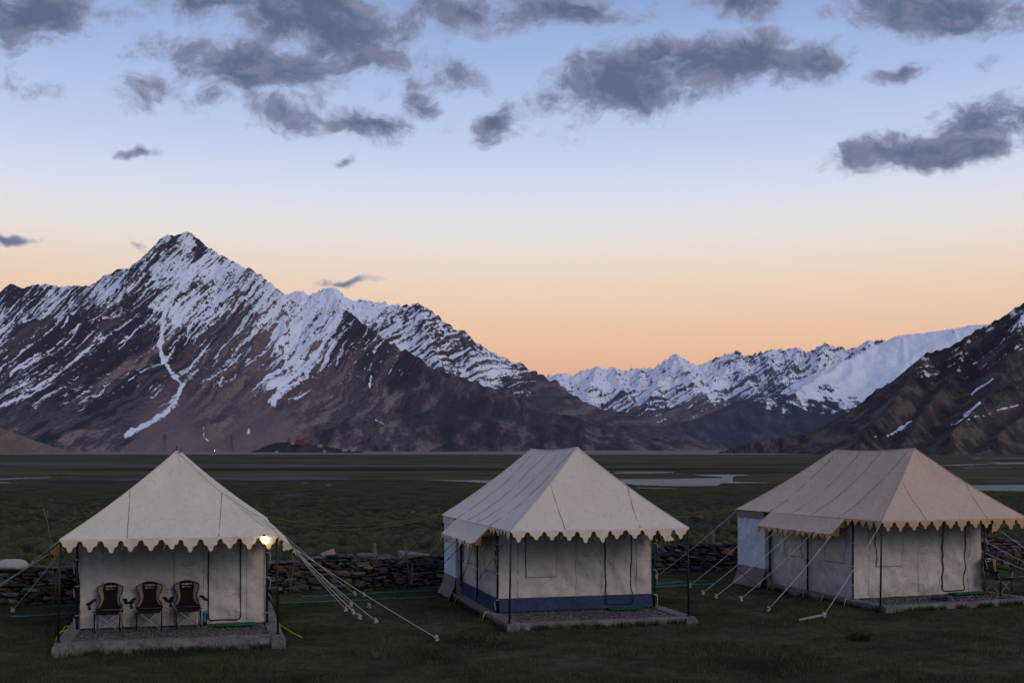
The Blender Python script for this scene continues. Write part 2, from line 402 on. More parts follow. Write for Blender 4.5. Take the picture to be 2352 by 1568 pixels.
snowA = [(420, 545, .60), (390, 560, .5), (380, 590, .5), (470, 600, .66), (330, 620, .55), (250, 660, .68), (120, 670, .6), (30, 670, .35), (60, 720, .62), (0, 740, .62), (350, 640, .62),
         (420, 630, .78), (500, 640, .72), (560, 660, .60), (620, 690, .66), (660, 720, .72), (720, 750, .74), (760, 735, .76), (700, 790, .62), (650, 800, .66), (690, 850, .66), (730, 820, .66),
         (640, 880, .56), (300, 720, .36), (200, 730, .38), (100, 760, .47), (40, 810, .48), (150, 820, .42), (80, 900, .40), (200, 900, .34), (30, 960, .20), (120, 980, .12),
         (400, 700, .60), (450, 720, .64), (500, 720, .60), (430, 770, .48), (360, 760, .38), (330, 830, .32), (250, 830, .32), (420, 830, .36), (500, 800, .50), (540, 780, .46), (480, 860, .36), (560, 860, .36),
         (590, 780, .50), (600, 830, .38), (560, 930, .16), (480, 930, .20), (350, 900, .30), (400, 900, .30), (300, 960, .16), (400, 985, .02), (480, 990, .0), (600, 985, -.1), (690, 960, .02),
         (800, 770, .28), (820, 745, .3), (850, 800, .36), (900, 830, .28), (860, 880, .24), (800, 900, .12), (760, 870, .2), (960, 870, .14), (1000, 900, .02), (900, 960, .04), (800, 980, .04), (740, 930, .10),
         (1100, 920, .0), (1300, 990, -.1), (1050, 1000, -.1), (200, 1015, -.1), (1500, 1020, -.2)]
coulA = [([(385, 690), (372, 750), (368, 800), (378, 830), (400, 862), (418, 885), (405, 915), (380, 945), (350, 968), (290, 998)], 7, .98),
         ([(505, 760), (470, 800), (430, 850), (408, 868)], 5, .85), ([(470, 700), (425, 770), (380, 830)], 6, .85),
         ([(235, 770), (170, 830), (100, 890), (40, 918), (-20, 940)], 5, .92), ([(190, 740), (120, 800), (60, 840), (-10, 870)], 5, .85),
         ([(640, 760), (655, 800), (660, 850), (640, 900), (630, 925)], 11, .92), ([(570, 985), (572, 995)], 3, .9), ([(465, 975), (468, 1000), (478, 1010)], 2.4, .9),
         ([(320, 985), (308, 1005)], 2.2, .9), ([(852, 865), (850, 890)], 4, .85), ([(852, 955), (880, 972)], 2.2, .8), ([(560, 800), (520, 850), (505, 880)], 5, .8), ([(700, 760), (650, 820)], 12, .85)]
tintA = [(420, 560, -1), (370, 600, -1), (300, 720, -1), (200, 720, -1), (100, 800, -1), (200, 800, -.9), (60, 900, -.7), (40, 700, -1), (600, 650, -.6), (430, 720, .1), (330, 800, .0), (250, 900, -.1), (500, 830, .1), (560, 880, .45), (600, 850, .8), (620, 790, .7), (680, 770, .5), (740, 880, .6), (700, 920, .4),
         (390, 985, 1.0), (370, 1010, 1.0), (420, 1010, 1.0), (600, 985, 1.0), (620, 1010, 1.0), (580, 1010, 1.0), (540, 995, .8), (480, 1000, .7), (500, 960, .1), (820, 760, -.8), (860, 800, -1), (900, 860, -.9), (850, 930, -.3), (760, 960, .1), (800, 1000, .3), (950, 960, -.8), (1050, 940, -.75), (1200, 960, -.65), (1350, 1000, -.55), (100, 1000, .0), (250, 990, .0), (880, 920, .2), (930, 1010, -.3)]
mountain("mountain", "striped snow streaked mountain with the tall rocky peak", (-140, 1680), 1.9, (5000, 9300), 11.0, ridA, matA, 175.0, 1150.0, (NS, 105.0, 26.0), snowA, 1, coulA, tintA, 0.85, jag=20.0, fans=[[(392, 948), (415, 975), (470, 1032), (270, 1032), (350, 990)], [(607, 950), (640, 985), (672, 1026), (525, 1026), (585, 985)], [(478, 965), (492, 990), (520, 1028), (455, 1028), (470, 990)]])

# --- the snowy serrated ridge behind it
NB = (-0.55, 0.2, 0.8)
matB = snow_rock("serrated_rock", NB, 0.02, (0.200, 0.144, 0.128), (0.108, 0.080, 0.084), (0.036, 0.032, 0.043))
DB = 11000
crB = [(560, 690), (640, 682), (670, 674), (695, 670), (720, 669.7), (743, 663), (765, 657), (774, 665), (790, 673), (806, 682), (835, 689), (866, 692), (886, 695), (895, 702), (911, 698), (918, 704), (934, 698),
       (941, 704), (962, 695), (971, 706), (984, 716), (1006, 733), (1028, 752), (1041, 759), (1061, 759), (1073, 776), (1085, 795), (1108, 804), (1127, 812), (1152, 831), (1171, 847), (1190, 863), (1212, 876),
       (1237, 886), (1279, 910), (1350, 944), (1421, 976), (1474, 998), (1547, 1013), (1610, 1028), (1700, 1036)]
ridB = [R(0.80, 1.35, *[(u, v, DB - 2.0 * (u - 700)) for u, v in crB]),
        R(0.85, 1.3, (765, 660, 10850), (800, 740, 10000), (840, 800, 9300)), R(0.85, 1.3, (962, 698, 10450), (985, 770, 9700), (1020, 850, 9000)),
        R(0.85, 1.3, (1061, 762, 10250), (1090, 830, 9600), (1140, 890, 9000)), R(0.8, 1.3, (1171, 849, 10050), (1230, 905, 9500), (1300, 950, 9000))]
snowB = [(700, 680, .9), (765, 670, .85), (800, 720, .74), (870, 730, .66), (960, 720, .56), (1000, 770, .52), (960, 790, .66), (1060, 780, .42), (1080, 820, .66), (1130, 840, .64), (1170, 870, .60), (1120, 880, .62), (1060, 850, .64), (1200, 885, .45),
         (1190, 905, .30), (1240, 905, .12), (1300, 940, -.05), (1400, 985, -.2), (1250, 930, -.2), (1040, 830, .6), (1150, 905, .3)]
mountain("mountain", "serrated snowy ridge rising behind the striped mountain", (560, 1720), 1.9, (8500, 12200), 16.0, ridB, matB, 190.0, 1100.0, (NB, 110.0, 34.0), snowB, 2, (), ((700, 680, -.4), (1000, 800, -.5), (1200, 920, -.35), (1350, 970, -.1)), 0.75, jag=40.0)

# --- far snow range across the valley
NC = (-0.5, 0.3, 0.8)
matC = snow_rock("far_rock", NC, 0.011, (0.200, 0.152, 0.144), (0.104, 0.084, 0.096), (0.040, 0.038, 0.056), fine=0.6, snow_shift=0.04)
crC = [(1100, 880), (1206, 860), (1214, 868), (1233, 873), (1262, 857), (1277, 856), (1297, 855), (1304, 862), (1314, 861), (1342, 847), (1369, 842), (1399, 845), (1413, 843), (1435, 851), (1450, 845), (1477, 842), (1504, 844),
       (1530, 825), (1547, 814), (1555, 812), (1572, 825), (1604, 839), (1628, 828), (1660, 816), (1690, 803), (1699, 811), (1721, 816), (1745, 806), (1764, 802), (1780, 801), (1815, 794), (1834, 796), (1849, 808), (1881, 793),
       (1894, 783), (1913, 791), (1931, 794), (1945, 800), (1972, 796), (1992, 782), (2020, 780), (2036, 784), (2120, 790)]
ridC = [R(0.75, 1.35, *[(u, v, 20500 - 1.5 * (u - 1200)) for u, v in crC])]
for (u, v, a, dv) in [(1277, 857, 60, 95), (1369, 843, -40, 100), (1413, 844, 45, 90), (1477, 843, -60, 120), (1555, 813, -70, 120), (1555, 813, 50, 90), (1690, 804, -110, 140), (1690, 804, 60, 110), (1764, 802, 20, 110), (1834, 796, -50, 110), (1894, 784, -30, 90), (2000, 781, -90, 80)]:
    d0 = 20500 - 1.5 * (u - 1200)
    ridC.append(R(0.8, 1.35, (u, v + 1, d0 - 60), (u + a * .35, v + dv * .4, d0 - 1500), (u + a * .7, v + dv * .75, d0 - 3000), (u + a, v + dv, d0 - 4200)))
ridC.append(R(0.6, 1.3, (1690, 935, 16500), (1560, 968, 15800), (1450, 1000, 15000)))
snowC = [(1240, 880, .72), (1300, 880, .68), (1380, 860, .82), (1450, 880, .74), (1555, 830, .74), (1530, 870, .72), (1620, 850, .74), (1690, 830, .60), (1660, 880, .60), (1740, 850, .52), (1780, 830, .56), (1830, 820, .58), (1900, 810, .62), (1950, 830, .58), (2000, 800, .66),
         (1350, 920, .66), (1420, 930, .58), (1500, 920, .56), (1580, 910, .56), (1640, 900, .66), (1700, 890, .44), (1760, 890, .46), (1830, 870, .52), (1450, 960, .40), (1520, 950, .34), (1420, 965, .2), (1480, 985, -.05), (1600, 945, .2), (1560, 970, -.1), (1650, 960, -.1), (1700, 935, .2), (1500, 1010, -.3), (1700, 1000, -.3)]
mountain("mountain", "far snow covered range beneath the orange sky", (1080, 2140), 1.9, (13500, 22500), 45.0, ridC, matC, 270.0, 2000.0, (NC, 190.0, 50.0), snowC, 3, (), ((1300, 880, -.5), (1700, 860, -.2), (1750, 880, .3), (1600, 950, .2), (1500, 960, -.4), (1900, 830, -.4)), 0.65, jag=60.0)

# --- smooth white snow mountain with dark foot
matD = snow_rock("smooth_snow_rock", (0.3, 0.2, 0.9), 0.012, (0.112, 0.100, 0.120), (0.060, 0.056, 0.078), (0.034, 0.034, 0.054), snow_noise=0.95)  # rock tinted navy: the blue of distant haze is put into the colour
crD = [(2036, 786), (2053, 774), (2074, 768), (2103, 766), (2141, 761), (2190, 753), (2228, 746), (2263, 744), (2330, 738), (2450, 735)]
ridD = [R(0.55, 1.45, *[(u, v, 13000 - 2 * (u - 2036)) for u, v in crD]),
        R(0.55, 1.45, (2036, 786, 13000), (1986, 805, 12700), (1942, 828, 12400), (1899, 856, 12100), (1846, 886, 11750), (1811, 905, 11500), (1752, 917, 11300), (1694, 937, 11100), (1621, 953, 10900), (1547, 972, 10700), (1490, 996, 10500), (1440, 1020, 10300)),
        R(0.6, 1.35, (2074, 770, 12900), (2080, 840, 12000), (2050, 900, 11200), (2000, 950, 10500)),
        R(0.5, 1.3, (1811, 907, 11500), (1840, 950, 10800), (1860, 990, 10200)), R(0.5, 1.3, (1694, 939, 11100), (1740, 980, 10400), (1780, 1015, 9900)), R(0.6, 1.3, (2190, 756, 12600), (2230, 830, 11600), (2200, 900, 10800))]
snowD = [(2074, 780, .95), (2150, 780, .9), (2230, 765, .88), (2000, 820, 1.0), (1950, 850, 1.0), (1900, 870, .95), (2050, 830, 1.0), (2090, 840, .72), (1850, 893, .8), (1990, 890, .85), (1950, 895, .74), (2040, 870, .8), (1900, 905, .46), (1830, 908, .5), (1760, 925, .40), (1960, 918, .44),
         (1820, 935, .30), (1900, 930, .28), (1750, 950, .12), (1850, 960, .05), (1930, 950, .2), (1700, 960, -.1), (1800, 990, -.2), (1650, 975, -.2), (1600, 1000, -.3), (1900, 1000, -.2)]
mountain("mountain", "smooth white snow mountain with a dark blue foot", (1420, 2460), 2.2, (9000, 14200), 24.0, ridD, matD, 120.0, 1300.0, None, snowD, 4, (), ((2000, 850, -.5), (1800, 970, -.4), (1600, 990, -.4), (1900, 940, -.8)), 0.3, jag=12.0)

# --- near dark slope on the right
NE = (-0.45, 0.35, 0.8)
matE = snow_rock("near_slope_rock", NE, 0.035, (0.152, 0.110, 0.090), (0.080, 0.058, 0.050), (0.022, 0.019, 0.020), fine=2.2)
crE = [(1600, 1034), (1665, 1028), (1752, 1010), (1852, 994), (1887, 984), (1916, 969), (1951, 946), (1980, 920), (2009, 896), (2044, 876), (2080, 850), (2106, 829), (2120, 810), (2138, 803), (2176, 791), (2220, 773), (2263, 745), (2316, 717), (2352, 694), (2450, 630), (2600, 560)]
ridE = [R(1.3, 1.6, *[(u, v, 4300 - 0.4 * (u - 1700)) for u, v in crE]),
        R(0.95, 1.5, (2120, 812, 4100), (2080, 880, 3850), (2040, 940, 3600), (2000, 985, 3350), (1960, 1015, 3150)), R(0.95, 1.5, (2352, 696, 4040), (2330, 800, 3750), (2280, 880, 3500), (2230, 950, 3250), (2180, 1000, 3000)),
        R(0.85, 1.5, (2500, 640, 4000), (2440, 850, 3600), (2380, 930, 3300), (2300, 990, 3000)), R(0.95, 1.5, (2220, 775, 4080), (2180, 860, 3850), (2130, 930, 3600), (2090, 990, 3300))]
snowE = [(2130, 815, .42), (2200, 790, .46), (2300, 740, .50), (2345, 705, .55), (2160, 830, .28), (2250, 800, .28), (2050, 900, .08), (2000, 950, .0), (2200, 900, .1), (2300, 850, .18), (2300, 950, .05), (2150, 980, .0), (2000, 1000, -.2), (1800, 1010, -.3), (2250, 1010, -.2)]
coulE = [([(2092, 968), (2060, 990), (2040, 1000)], 4, .9), ([(2280, 870), (2245, 895), (2230, 905)], 4, .85), ([(2250, 925), (2228, 945), (2215, 955)], 4, .9), ([(2340, 930), (2280, 948), (2225, 962)], 2.5, .8), ([(2210, 965), (2185, 975)], 2, .8), ([(2225, 865), (2205, 880)], 3, .8), ([(2305, 1018), (2290, 1024)], 2.2, .8), ([(2030, 995), (2010, 1002)], 2, .7)]
mountain("mountain", "near dark brown rocky slope on the right edge", (1580, 2620), 2.2, (2500, 4700), 9.0, ridE, matE, 85.0, 420.0, (NE, 40.0, 12.0), snowE, 5, coulE, ((2100, 850, .1), (2050, 920, -.3), (2200, 850, -.7), (2280, 800, -.3), (2200, 950, -.2), (2320, 930, .6), (2300, 900, -.2), (2100, 1000, .2), (1900, 1000, .25), (2250, 1010, .2)), 0.45, jag=10.0, wtop=420.0, edge=120.0)

# --- low brown hill at the left edge, and the little hill that carries the monastery
matF = snow_rock("brown_hill_rock", NE, 0.03, (0.27, 0.18, 0.14), (0.19, 0.125, 0.10), (0.10, 0.075, 0.066))
mountain("hill", "low reddish brown hill at the left edge of the plain", (-500, 190), 3.0, (3600, 5200), 12.0,
         [R(0.55, 1.35, (-500, 900, 4600), (-200, 940, 4500), (-60, 962, 4500), (0, 981, 4500), (60, 1004, 4450), (130, 1027, 4400), (180, 1037, 4400))], matF, 25.0, 500.0, None, [(0, 1000, -.5)], 6, (), ((0, 1000, .4),), 0.2, run=200.0, edge=10.0)
matG = snow_rock("dark_hill_rock", NE, 0.03, (0.085, 0.07, 0.05), (0.05, 0.042, 0.034), (0.024, 0.022, 0.020))
mountain("hill", "small dark hill carrying the red monastery", (560, 860), 1.2, (4300, 4900), 6.0,
         [R(0.5, 1.3, (585, 1036, 4600), (610, 1024, 4600), (630, 1016.5, 4600), (665, 1014.5, 4600), (700, 1016, 4600), (730, 1021, 4600), (780, 1030, 4600), (830, 1036, 4600))], matG, 7.0, 130.0, None, [(650, 1020, -.6)], 7, (), ((650, 1020, -.6), (720, 1020, .2)), 0.1, run=120.0, edge=12.0)

# --- pale gravel apron between the plain and the mountain foot
us = np.arange(-500, 2860, 16.0); ys = np.linspace(3000, 6200, 34)
U, Yq = np.meshgrid(us, ys); Xq = (U - CX) / FPX * Yq
zq = -1.5 + 25 * sstep(3000, 6300, Yq) * (0.75 + 0.5 * fbm(Xq / 900, Yq / 900, 3, 140)) + 1.2 * fbm(Xq / 160, Yq / 160, 3, 141)
me = np_mesh("gravel_apron", np.stack([Xq, Yq, zq], -1).reshape(-1, 3), grid_faces(*U.shape))
m_, N_, b_ = new_mat("apron_gravel"); P_ = N_.new('ShaderNodeTexCoord').outputs['Object']
N_.l.new(N_.ramp(N_.noise(N_.vm('MULTIPLY', P_, (0.004, 0.012, 0.01)), 1.0, 6, 0.65), [(0.3, (0.075, 0.06, 0.058)), (0.5, (0.16, 0.125, 0.125)), (0.7, (0.22, 0.175, 0.175))]), b_.inputs['Base Color'])
tag(link("gravel_apron", me, m_, smooth=True), "pale gravel apron at the mountains' foot", None, None, 'structure')

# --- evening haze in the air of the valley
hz = bpy.data.materials.new("haze_air"); hz.use_nodes = True
hn = hz.node_tree.nodes; hn.clear()
ho = hn.new('ShaderNodeOutputMaterial'); hv = hn.new('ShaderNodeVolumePrincipled')
hv.inputs['Color'].default_value = (0.62, 0.70, 0.92, 1); hv.inputs['Density'].default_value = 0.85e-5; hv.inputs['Anisotropy'].default_value = 0.0
hz.node_tree.links.new(hv.outputs[0], ho.inputs['Volume'])
tag(link("haze", box_mesh_((-42000, -6000, -25), (42000, 40000, 2600)), hz), "thin blue evening haze filling the valley", None, None, 'stuff')
# ================================================================== ground, river
WATER_Z = -0.22
def ground_base(x, y):
    return 0.10 * sstep(-4.0, 1.0, x) * (1 - sstep(60, 110, y)) + 0.05 * fbm(x / 7.0, y / 7.0, 3, 40) * (1 - sstep(100, 160, y))
def wall_y(x):
    return np.interp(x, [-30, -13.5, -7.0, -3.0, 5.0, 9.0, 17.0, 40], [28.6, 30.9, 33.6, 34.9, 38.2, 39.3, 40.3, 42.0])
def in_poly(u, v, pts):
    ins = np.zeros(u.shape, bool); n = len(pts)
    for i in range(n):
        x0, y0 = pts[i]; x1, y1 = pts[(i + 1) % n]
        c = ((y0 > v) != (y1 > v)) & (u < (x1 - x0) * (v - y0) / (y1 - y0 + 1e-12) + x0)
        ins ^= c
    return ins
WATER = [[(-300, 1098), (0, 1098.3), (110, 1095.5), (165, 1094.4), (90, 1100.0), (0, 1103.6), (-300, 1105)],
         [(-300, 1106.4), (0, 1106.8), (80, 1108.8), (110, 1110.6), (0, 1111.8), (-300, 1113)],
         [(247, 1103.2), (315, 1103.6), (390, 1103.8), (390, 1105.8), (247, 1104.9)], [(574, 1106.9), (630, 1107), (630, 1107.9), (574, 1107.7)],
         [(678, 1107.6), (722, 1107.6), (708, 1112.3), (696, 1112.6), (688, 1110.8)],
         [(930, 1102.3), (1033, 1101.8), (1150, 1102), (1300, 1102.6), (1300, 1114), (1122, 1112.4), (1060, 1108.4), (985, 1106)],
         [(1380, 1088), (1438, 1083.5), (1526, 1082.5), (1640, 1082.6), (1555, 1085.2), (1526, 1088.0), (1477, 1088.5), (1400, 1089.3)],
         [(1526, 1086), (1560, 1088.4), (1594, 1091), (1625, 1094.5), (1662, 1097), (1600, 1098), (1535, 1099.7), (1430, 1099.7), (1400, 1110), (1465, 1115.7), (1516, 1117.3), (1575, 1118.3), (1648, 1118.3),
          (1657, 1111.5), (1780, 1111.5), (1870, 1112.2), (1960, 1112), (1960, 1108.4), (1780, 1108.2), (1682, 1104.8), (1684, 1098.7), (1692, 1093.8), (1733, 1092.8), (1711, 1089), (1620, 1089), (1575, 1088.6), (1540, 1086)],
         [(1440, 1118.5), (1516, 1119.7), (1600, 1122), (1668, 1121.6), (1600, 1124.6), (1510, 1124.7), (1470, 1123.5)],
         [(2220, 1113.6), (2360, 1112.8), (2700, 1112), (2700, 1133), (2360, 1131.8), (2282, 1130.8), (2230, 1130)],
         [(2130, 1068), (2166, 1067), (2240, 1065), (2292, 1064.6), (2241, 1062.2), (2360, 1061.8), (2700, 1061), (2700, 1066), (2360, 1065.6), (2275, 1066.7), (2207, 1068.9), (2150, 1069.2)],
         [(2207, 1052.4), (2700, 1051.4), (2700, 1052.6), (2207, 1053.1)], [(1645, 1069.2), (1760, 1069.3), (1640, 1070.0)], [(960, 1067.5), (1100, 1067), (1200, 1067.3), (1000, 1068.4)]]
GRAVEL = [[(130, 1094.3), (320, 1095), (330, 1100.5), (180, 1100.8)], [(460, 1092), (574, 1092.5), (800, 1094.5), (800, 1100.5), (574, 1101), (470, 1099)], [(0, 1062), (400, 1064), (760, 1065.5), (1000, 1067), (1150, 1066), (1150, 1070.5), (760, 1071), (300, 1071.5), (0, 1068)],
          [(640, 1133), (675, 1131), (712, 1136), (660, 1138)], [(640, 1170), (680, 1169), (690, 1174), (650, 1175)], [(1900, 1096), (2000, 1094), (2010, 1097), (1920, 1099)], [(2200, 1071.5), (2330, 1072), (2330, 1075.5), (2215, 1075)], [(2250, 1103), (2360, 1100), (2360, 1107), (2270, 1108)],
          [(-100, 1038), (2500, 1038), (2500, 1041.0), (1500, 1041.2), (700, 1042.2), (-100, 1042.5)], [(1650, 1046), (1900, 1047), (1900, 1048.5), (1650, 1048)], [(2100, 1048), (2400, 1047.5), (2400, 1049.5), (2100, 1049.5)]]
MUD = [[(80, 1101), (320, 1101), (390, 1106), (400, 1110.5), (120, 1110.5)], [(1440, 1117), (1700, 1119), (1700, 1121), (1600, 1122), (1440, 1119)], [(560, 1101), (820, 1101), (960, 1103), (960, 1106), (560, 1107)]]

u_f = np.arange(-420, 2780, 6.0)
py_rows = np.concatenate([[30000, 9000, 4200, 2700, 2200, 2000], np.arange(1900, 1340, -2.6), np.arange(1340, 1132, -1.15), np.arange(1132, 1044, -0.55), [1043.2, 1042.5, 1042.0, 1041.5, 1041.1, 1040.8, 1040.55, 1040.4, 1040.25, 1040.12]])
Yr = CAMZ * FPX / (py_rows - HY)
Yg, Ug = np.meshgrid(Yr, u_f, indexing='ij')
Xg = (Ug - CX) / FPX * Yg
th0 = math.atan((u_f[-1] - CX) / FPX); th1 = math.atan((u_f[0] - CX) / FPX)
ths = np.linspace(th0, 2 * math.pi + th1, 42)[1:]
Rr = Yr / math.cos(th0)
Rr2 = np.concatenate([Rr])
tt = (ths - th0) / (ths[-1] - th0)
Rl = Yr / math.cos(th1)
Rc = Rr[:, None] * (1 - tt[None, :]) + Rl[:, None] * tt[None, :]
Xc = np.sin(ths)[None, :] * Rc; Yc = np.cos(ths)[None, :] * Rc
XX = np.concatenate([Xg, Xc], 1); YY = np.concatenate([Yg, Yc], 1)
zg = ground_base(XX, YY)
front_ = YY > 1
back_of_wall = YY - wall_y(XX)
# tussocks in the meadow behind the wall
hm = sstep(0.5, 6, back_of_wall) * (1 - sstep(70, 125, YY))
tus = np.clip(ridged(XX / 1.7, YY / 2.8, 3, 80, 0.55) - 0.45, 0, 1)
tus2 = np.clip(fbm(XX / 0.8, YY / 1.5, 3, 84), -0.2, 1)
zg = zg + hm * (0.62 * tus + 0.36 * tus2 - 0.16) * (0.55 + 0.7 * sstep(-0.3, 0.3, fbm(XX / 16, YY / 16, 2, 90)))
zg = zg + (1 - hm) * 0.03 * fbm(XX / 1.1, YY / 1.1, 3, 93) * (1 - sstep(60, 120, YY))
# river: channels cut into the plain
pw = HY + (CAMZ - WATER_Z) * FPX / np.maximum(YY, 1)
uw = CX + XX / np.maximum(YY, 1) * FPX
rag = 0.35 * fbm(XX / 9.0, YY / 14.0, 3, 97)
ragu = 7 * fbm(XX / 11.0, YY / 11.0, 3, 98)
wet = np.zeros(XX.shape, bool)
for p in WATER: wet |= in_poly(uw + ragu, pw + rag, p)
wet &= YY > 60
far_flat = sstep(110, 150, YY)
zg = zg + far_flat * 0.16 * fbm(XX / 40, YY / 40, 3, 99)
zg = np.where(wet, WATER_Z - 0.3, zg)
gr = np.zeros(XX.shape); mu = np.zeros(XX.shape)
pz = HY + (CAMZ - 0.0) * FPX / np.maximum(YY, 1)
for p in GRAVEL: gr = np.maximum(gr, in_poly(uw + 2 * ragu, pz + 1.6 * rag, p) * 1.0)
for p in MUD: mu = np.maximum(mu, in_poly(uw + ragu, pz + 1.3 * rag, p) * 1.0)
gr *= YY > 30; mu *= YY > 30
me = np_mesh("ground", np.stack([XX, YY, zg], -1).reshape(-1, 3), grid_faces(*XX.shape)[:, ::-1])
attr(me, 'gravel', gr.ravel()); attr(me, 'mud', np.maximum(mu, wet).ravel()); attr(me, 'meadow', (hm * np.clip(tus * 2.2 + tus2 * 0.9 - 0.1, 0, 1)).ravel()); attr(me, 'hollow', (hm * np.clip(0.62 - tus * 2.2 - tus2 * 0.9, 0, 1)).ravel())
def mat_ground():
    m, N, b = new_mat("meadow_ground")
    P = N.new('ShaderNodeTexCoord').outputs['Object']
    x, y, z = N.sep(P)
    g = N.new('ShaderNodeAttribute', attribute_name='gravel').outputs['Fac']
    mu = N.new('ShaderNodeAttribute', attribute_name='mud').outputs['Fac']
    md = N.new('ShaderNodeAttribute', attribute_name='meadow').outputs['Fac']
    n0 = N.noise(P, 0.35, 6, 0.6); n1 = N.noise(P, 2.5, 5, 0.65); n2 = N.noise(P, 14.0, 4, 0.7)
    grass = N.ramp(n0, [(0.34, (0.030, 0.030, 0.017)), (0.45, (0.056, 0.059, 0.030)), (0.56, (0.081, 0.081, 0.043)), (0.68, (0.112, 0.098, 0.062))])
    grass = N.mix(N.m('MULTIPLY', N.smooth(n1, 0.40, 0.62), 0.5), grass, (0.020, 0.022, 0.011))
    grass = N.mix(N.m('MULTIPLY', N.smooth(n2, 0.55, 0.8), 0.35), grass, (0.120, 0.105, 0.063))
    tuss = N.mix(N.smooth(n1, 0.3, 0.7), (0.063, 0.070, 0.035), (0.120, 0.118, 0.060))
    grass = N.mix(N.m('MULTIPLY', md, 0.85), grass, tuss)
    soil = N.smooth(N.noise(P, 0.22, 6, 0.68), 0.54, 0.68)
    grass = N.mix(N.m('MULTIPLY', soil, 0.75), grass, N.mix(n1, (0.060, 0.047, 0.034), (0.095, 0.075, 0.055)))
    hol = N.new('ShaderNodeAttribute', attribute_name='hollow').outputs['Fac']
    grass = N.mix(hol, grass, (0.020, 0.021, 0.012))  # wet hollows; shade between the tussocks is painted into this dark tone too
    # broad bands of the far plain
    S = N.comb(N.m('MULTIPLY', x, 0.0022), N.m('MULTIPLY', y, 0.012), 0.0)
    b1 = N.noise(S, 1.6, 5, 0.6, 0.5)
    plain = N.ramp(b1, [(0.34, (0.038, 0.033, 0.030)), (0.43, (0.065, 0.052, 0.043)), (0.48, (0.145, 0.116, 0.072)), (0.53, (0.112, 0.095, 0.059)), (0.58, (0.044, 0.035, 0.033)), (0.64, (0.085, 0.068, 0.056)), (0.70, (0.188, 0.154, 0.145))])
    plain = N.mix(N.m('MULTIPLY', N.smooth(N.noise(P, 0.06, 5, 0.65), 0.35, 0.65), 0.45), plain, (0.044, 0.039, 0.029))
    mfar = N.smooth(y, 110.0, 240.0)
    c = N.mix(mfar, grass, plain)
    S2 = N.comb(N.m('MULTIPLY', x, 0.01), N.m('MULTIPLY', y, 0.05), 0.0)
    gn = N.smooth(N.noise(S2, 2.5, 5, 0.65), 0.40, 0.56)
    c = N.mix(N.m('MULTIPLY', mu, 0.85), c, N.mix(n0, (0.040, 0.034, 0.036), (0.07, 0.06, 0.062)))
    c = N.mix(N.m('MULTIPLY', g, gn), c, N.mix(n1, (0.10, 0.082, 0.085), (0.17, 0.14, 0.145)))
    N.l.new(c, b.inputs['Base Color']); b.inputs['Roughness'].default_value = 1.0; b.inputs['Specular IOR Level'].default_value = 0.0
    bp = N.new('ShaderNodeBump'); bp.inputs['Strength'].default_value = 0.9; bp.inputs['Distance'].default_value = 0.09
    N.l.new(N.m('ADD', n1, N.m('MULTIPLY', n2, 0.7)), bp.inputs['Height']); N.l.new(bp.outputs[0], b.inputs['Normal'])
    return m
MG = mat_ground()
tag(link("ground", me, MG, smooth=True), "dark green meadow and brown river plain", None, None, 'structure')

def mat_water():
    m, N, b = new_mat("river_water")
    P = N.new('ShaderNodeTexCoord').outputs['Object']
    b.inputs['Base Color'].default_value = (0.03, 0.035, 0.04, 1); b.inputs['Roughness'].default_value = 0.42
    b.inputs['Specular IOR Level'].default_value = 0.5; b.inputs['IOR'].default_value = 1.33
    S = N.vm('MULTIPLY', P, (0.25, 1.0, 1.0))
    bp = N.new('ShaderNodeBump'); bp.inputs['Strength'].default_value = 1.0; bp.inputs['Distance'].default_value = 0.6
    N.l.new(N.m('ADD', N.noise(S, 0.5, 4, 0.6), N.m('MULTIPLY', N.noise(S, 0.05, 2), 2.0)), bp.inputs['Height']); N.l.new(bp.outputs[0], b.inputs['Normal'])
    return m
wx = np.linspace(-520, 620, 40); wyy = np.linspace(70, 1300, 40)
WX, WY = np.meshgrid(wx, wyy)
me = np_mesh("river", np.stack([WX, WY, np.full(WX.shape, WATER_Z)], -1).reshape(-1, 3), grid_faces(40, 40)[:, :])
tag(link("river", me, mat_water()), "pale braided river reflecting the evening sky", None, None, 'structure')

def gz(x, y):
    return float(ground_base(np.array(float(x)), np.array(float(y))))
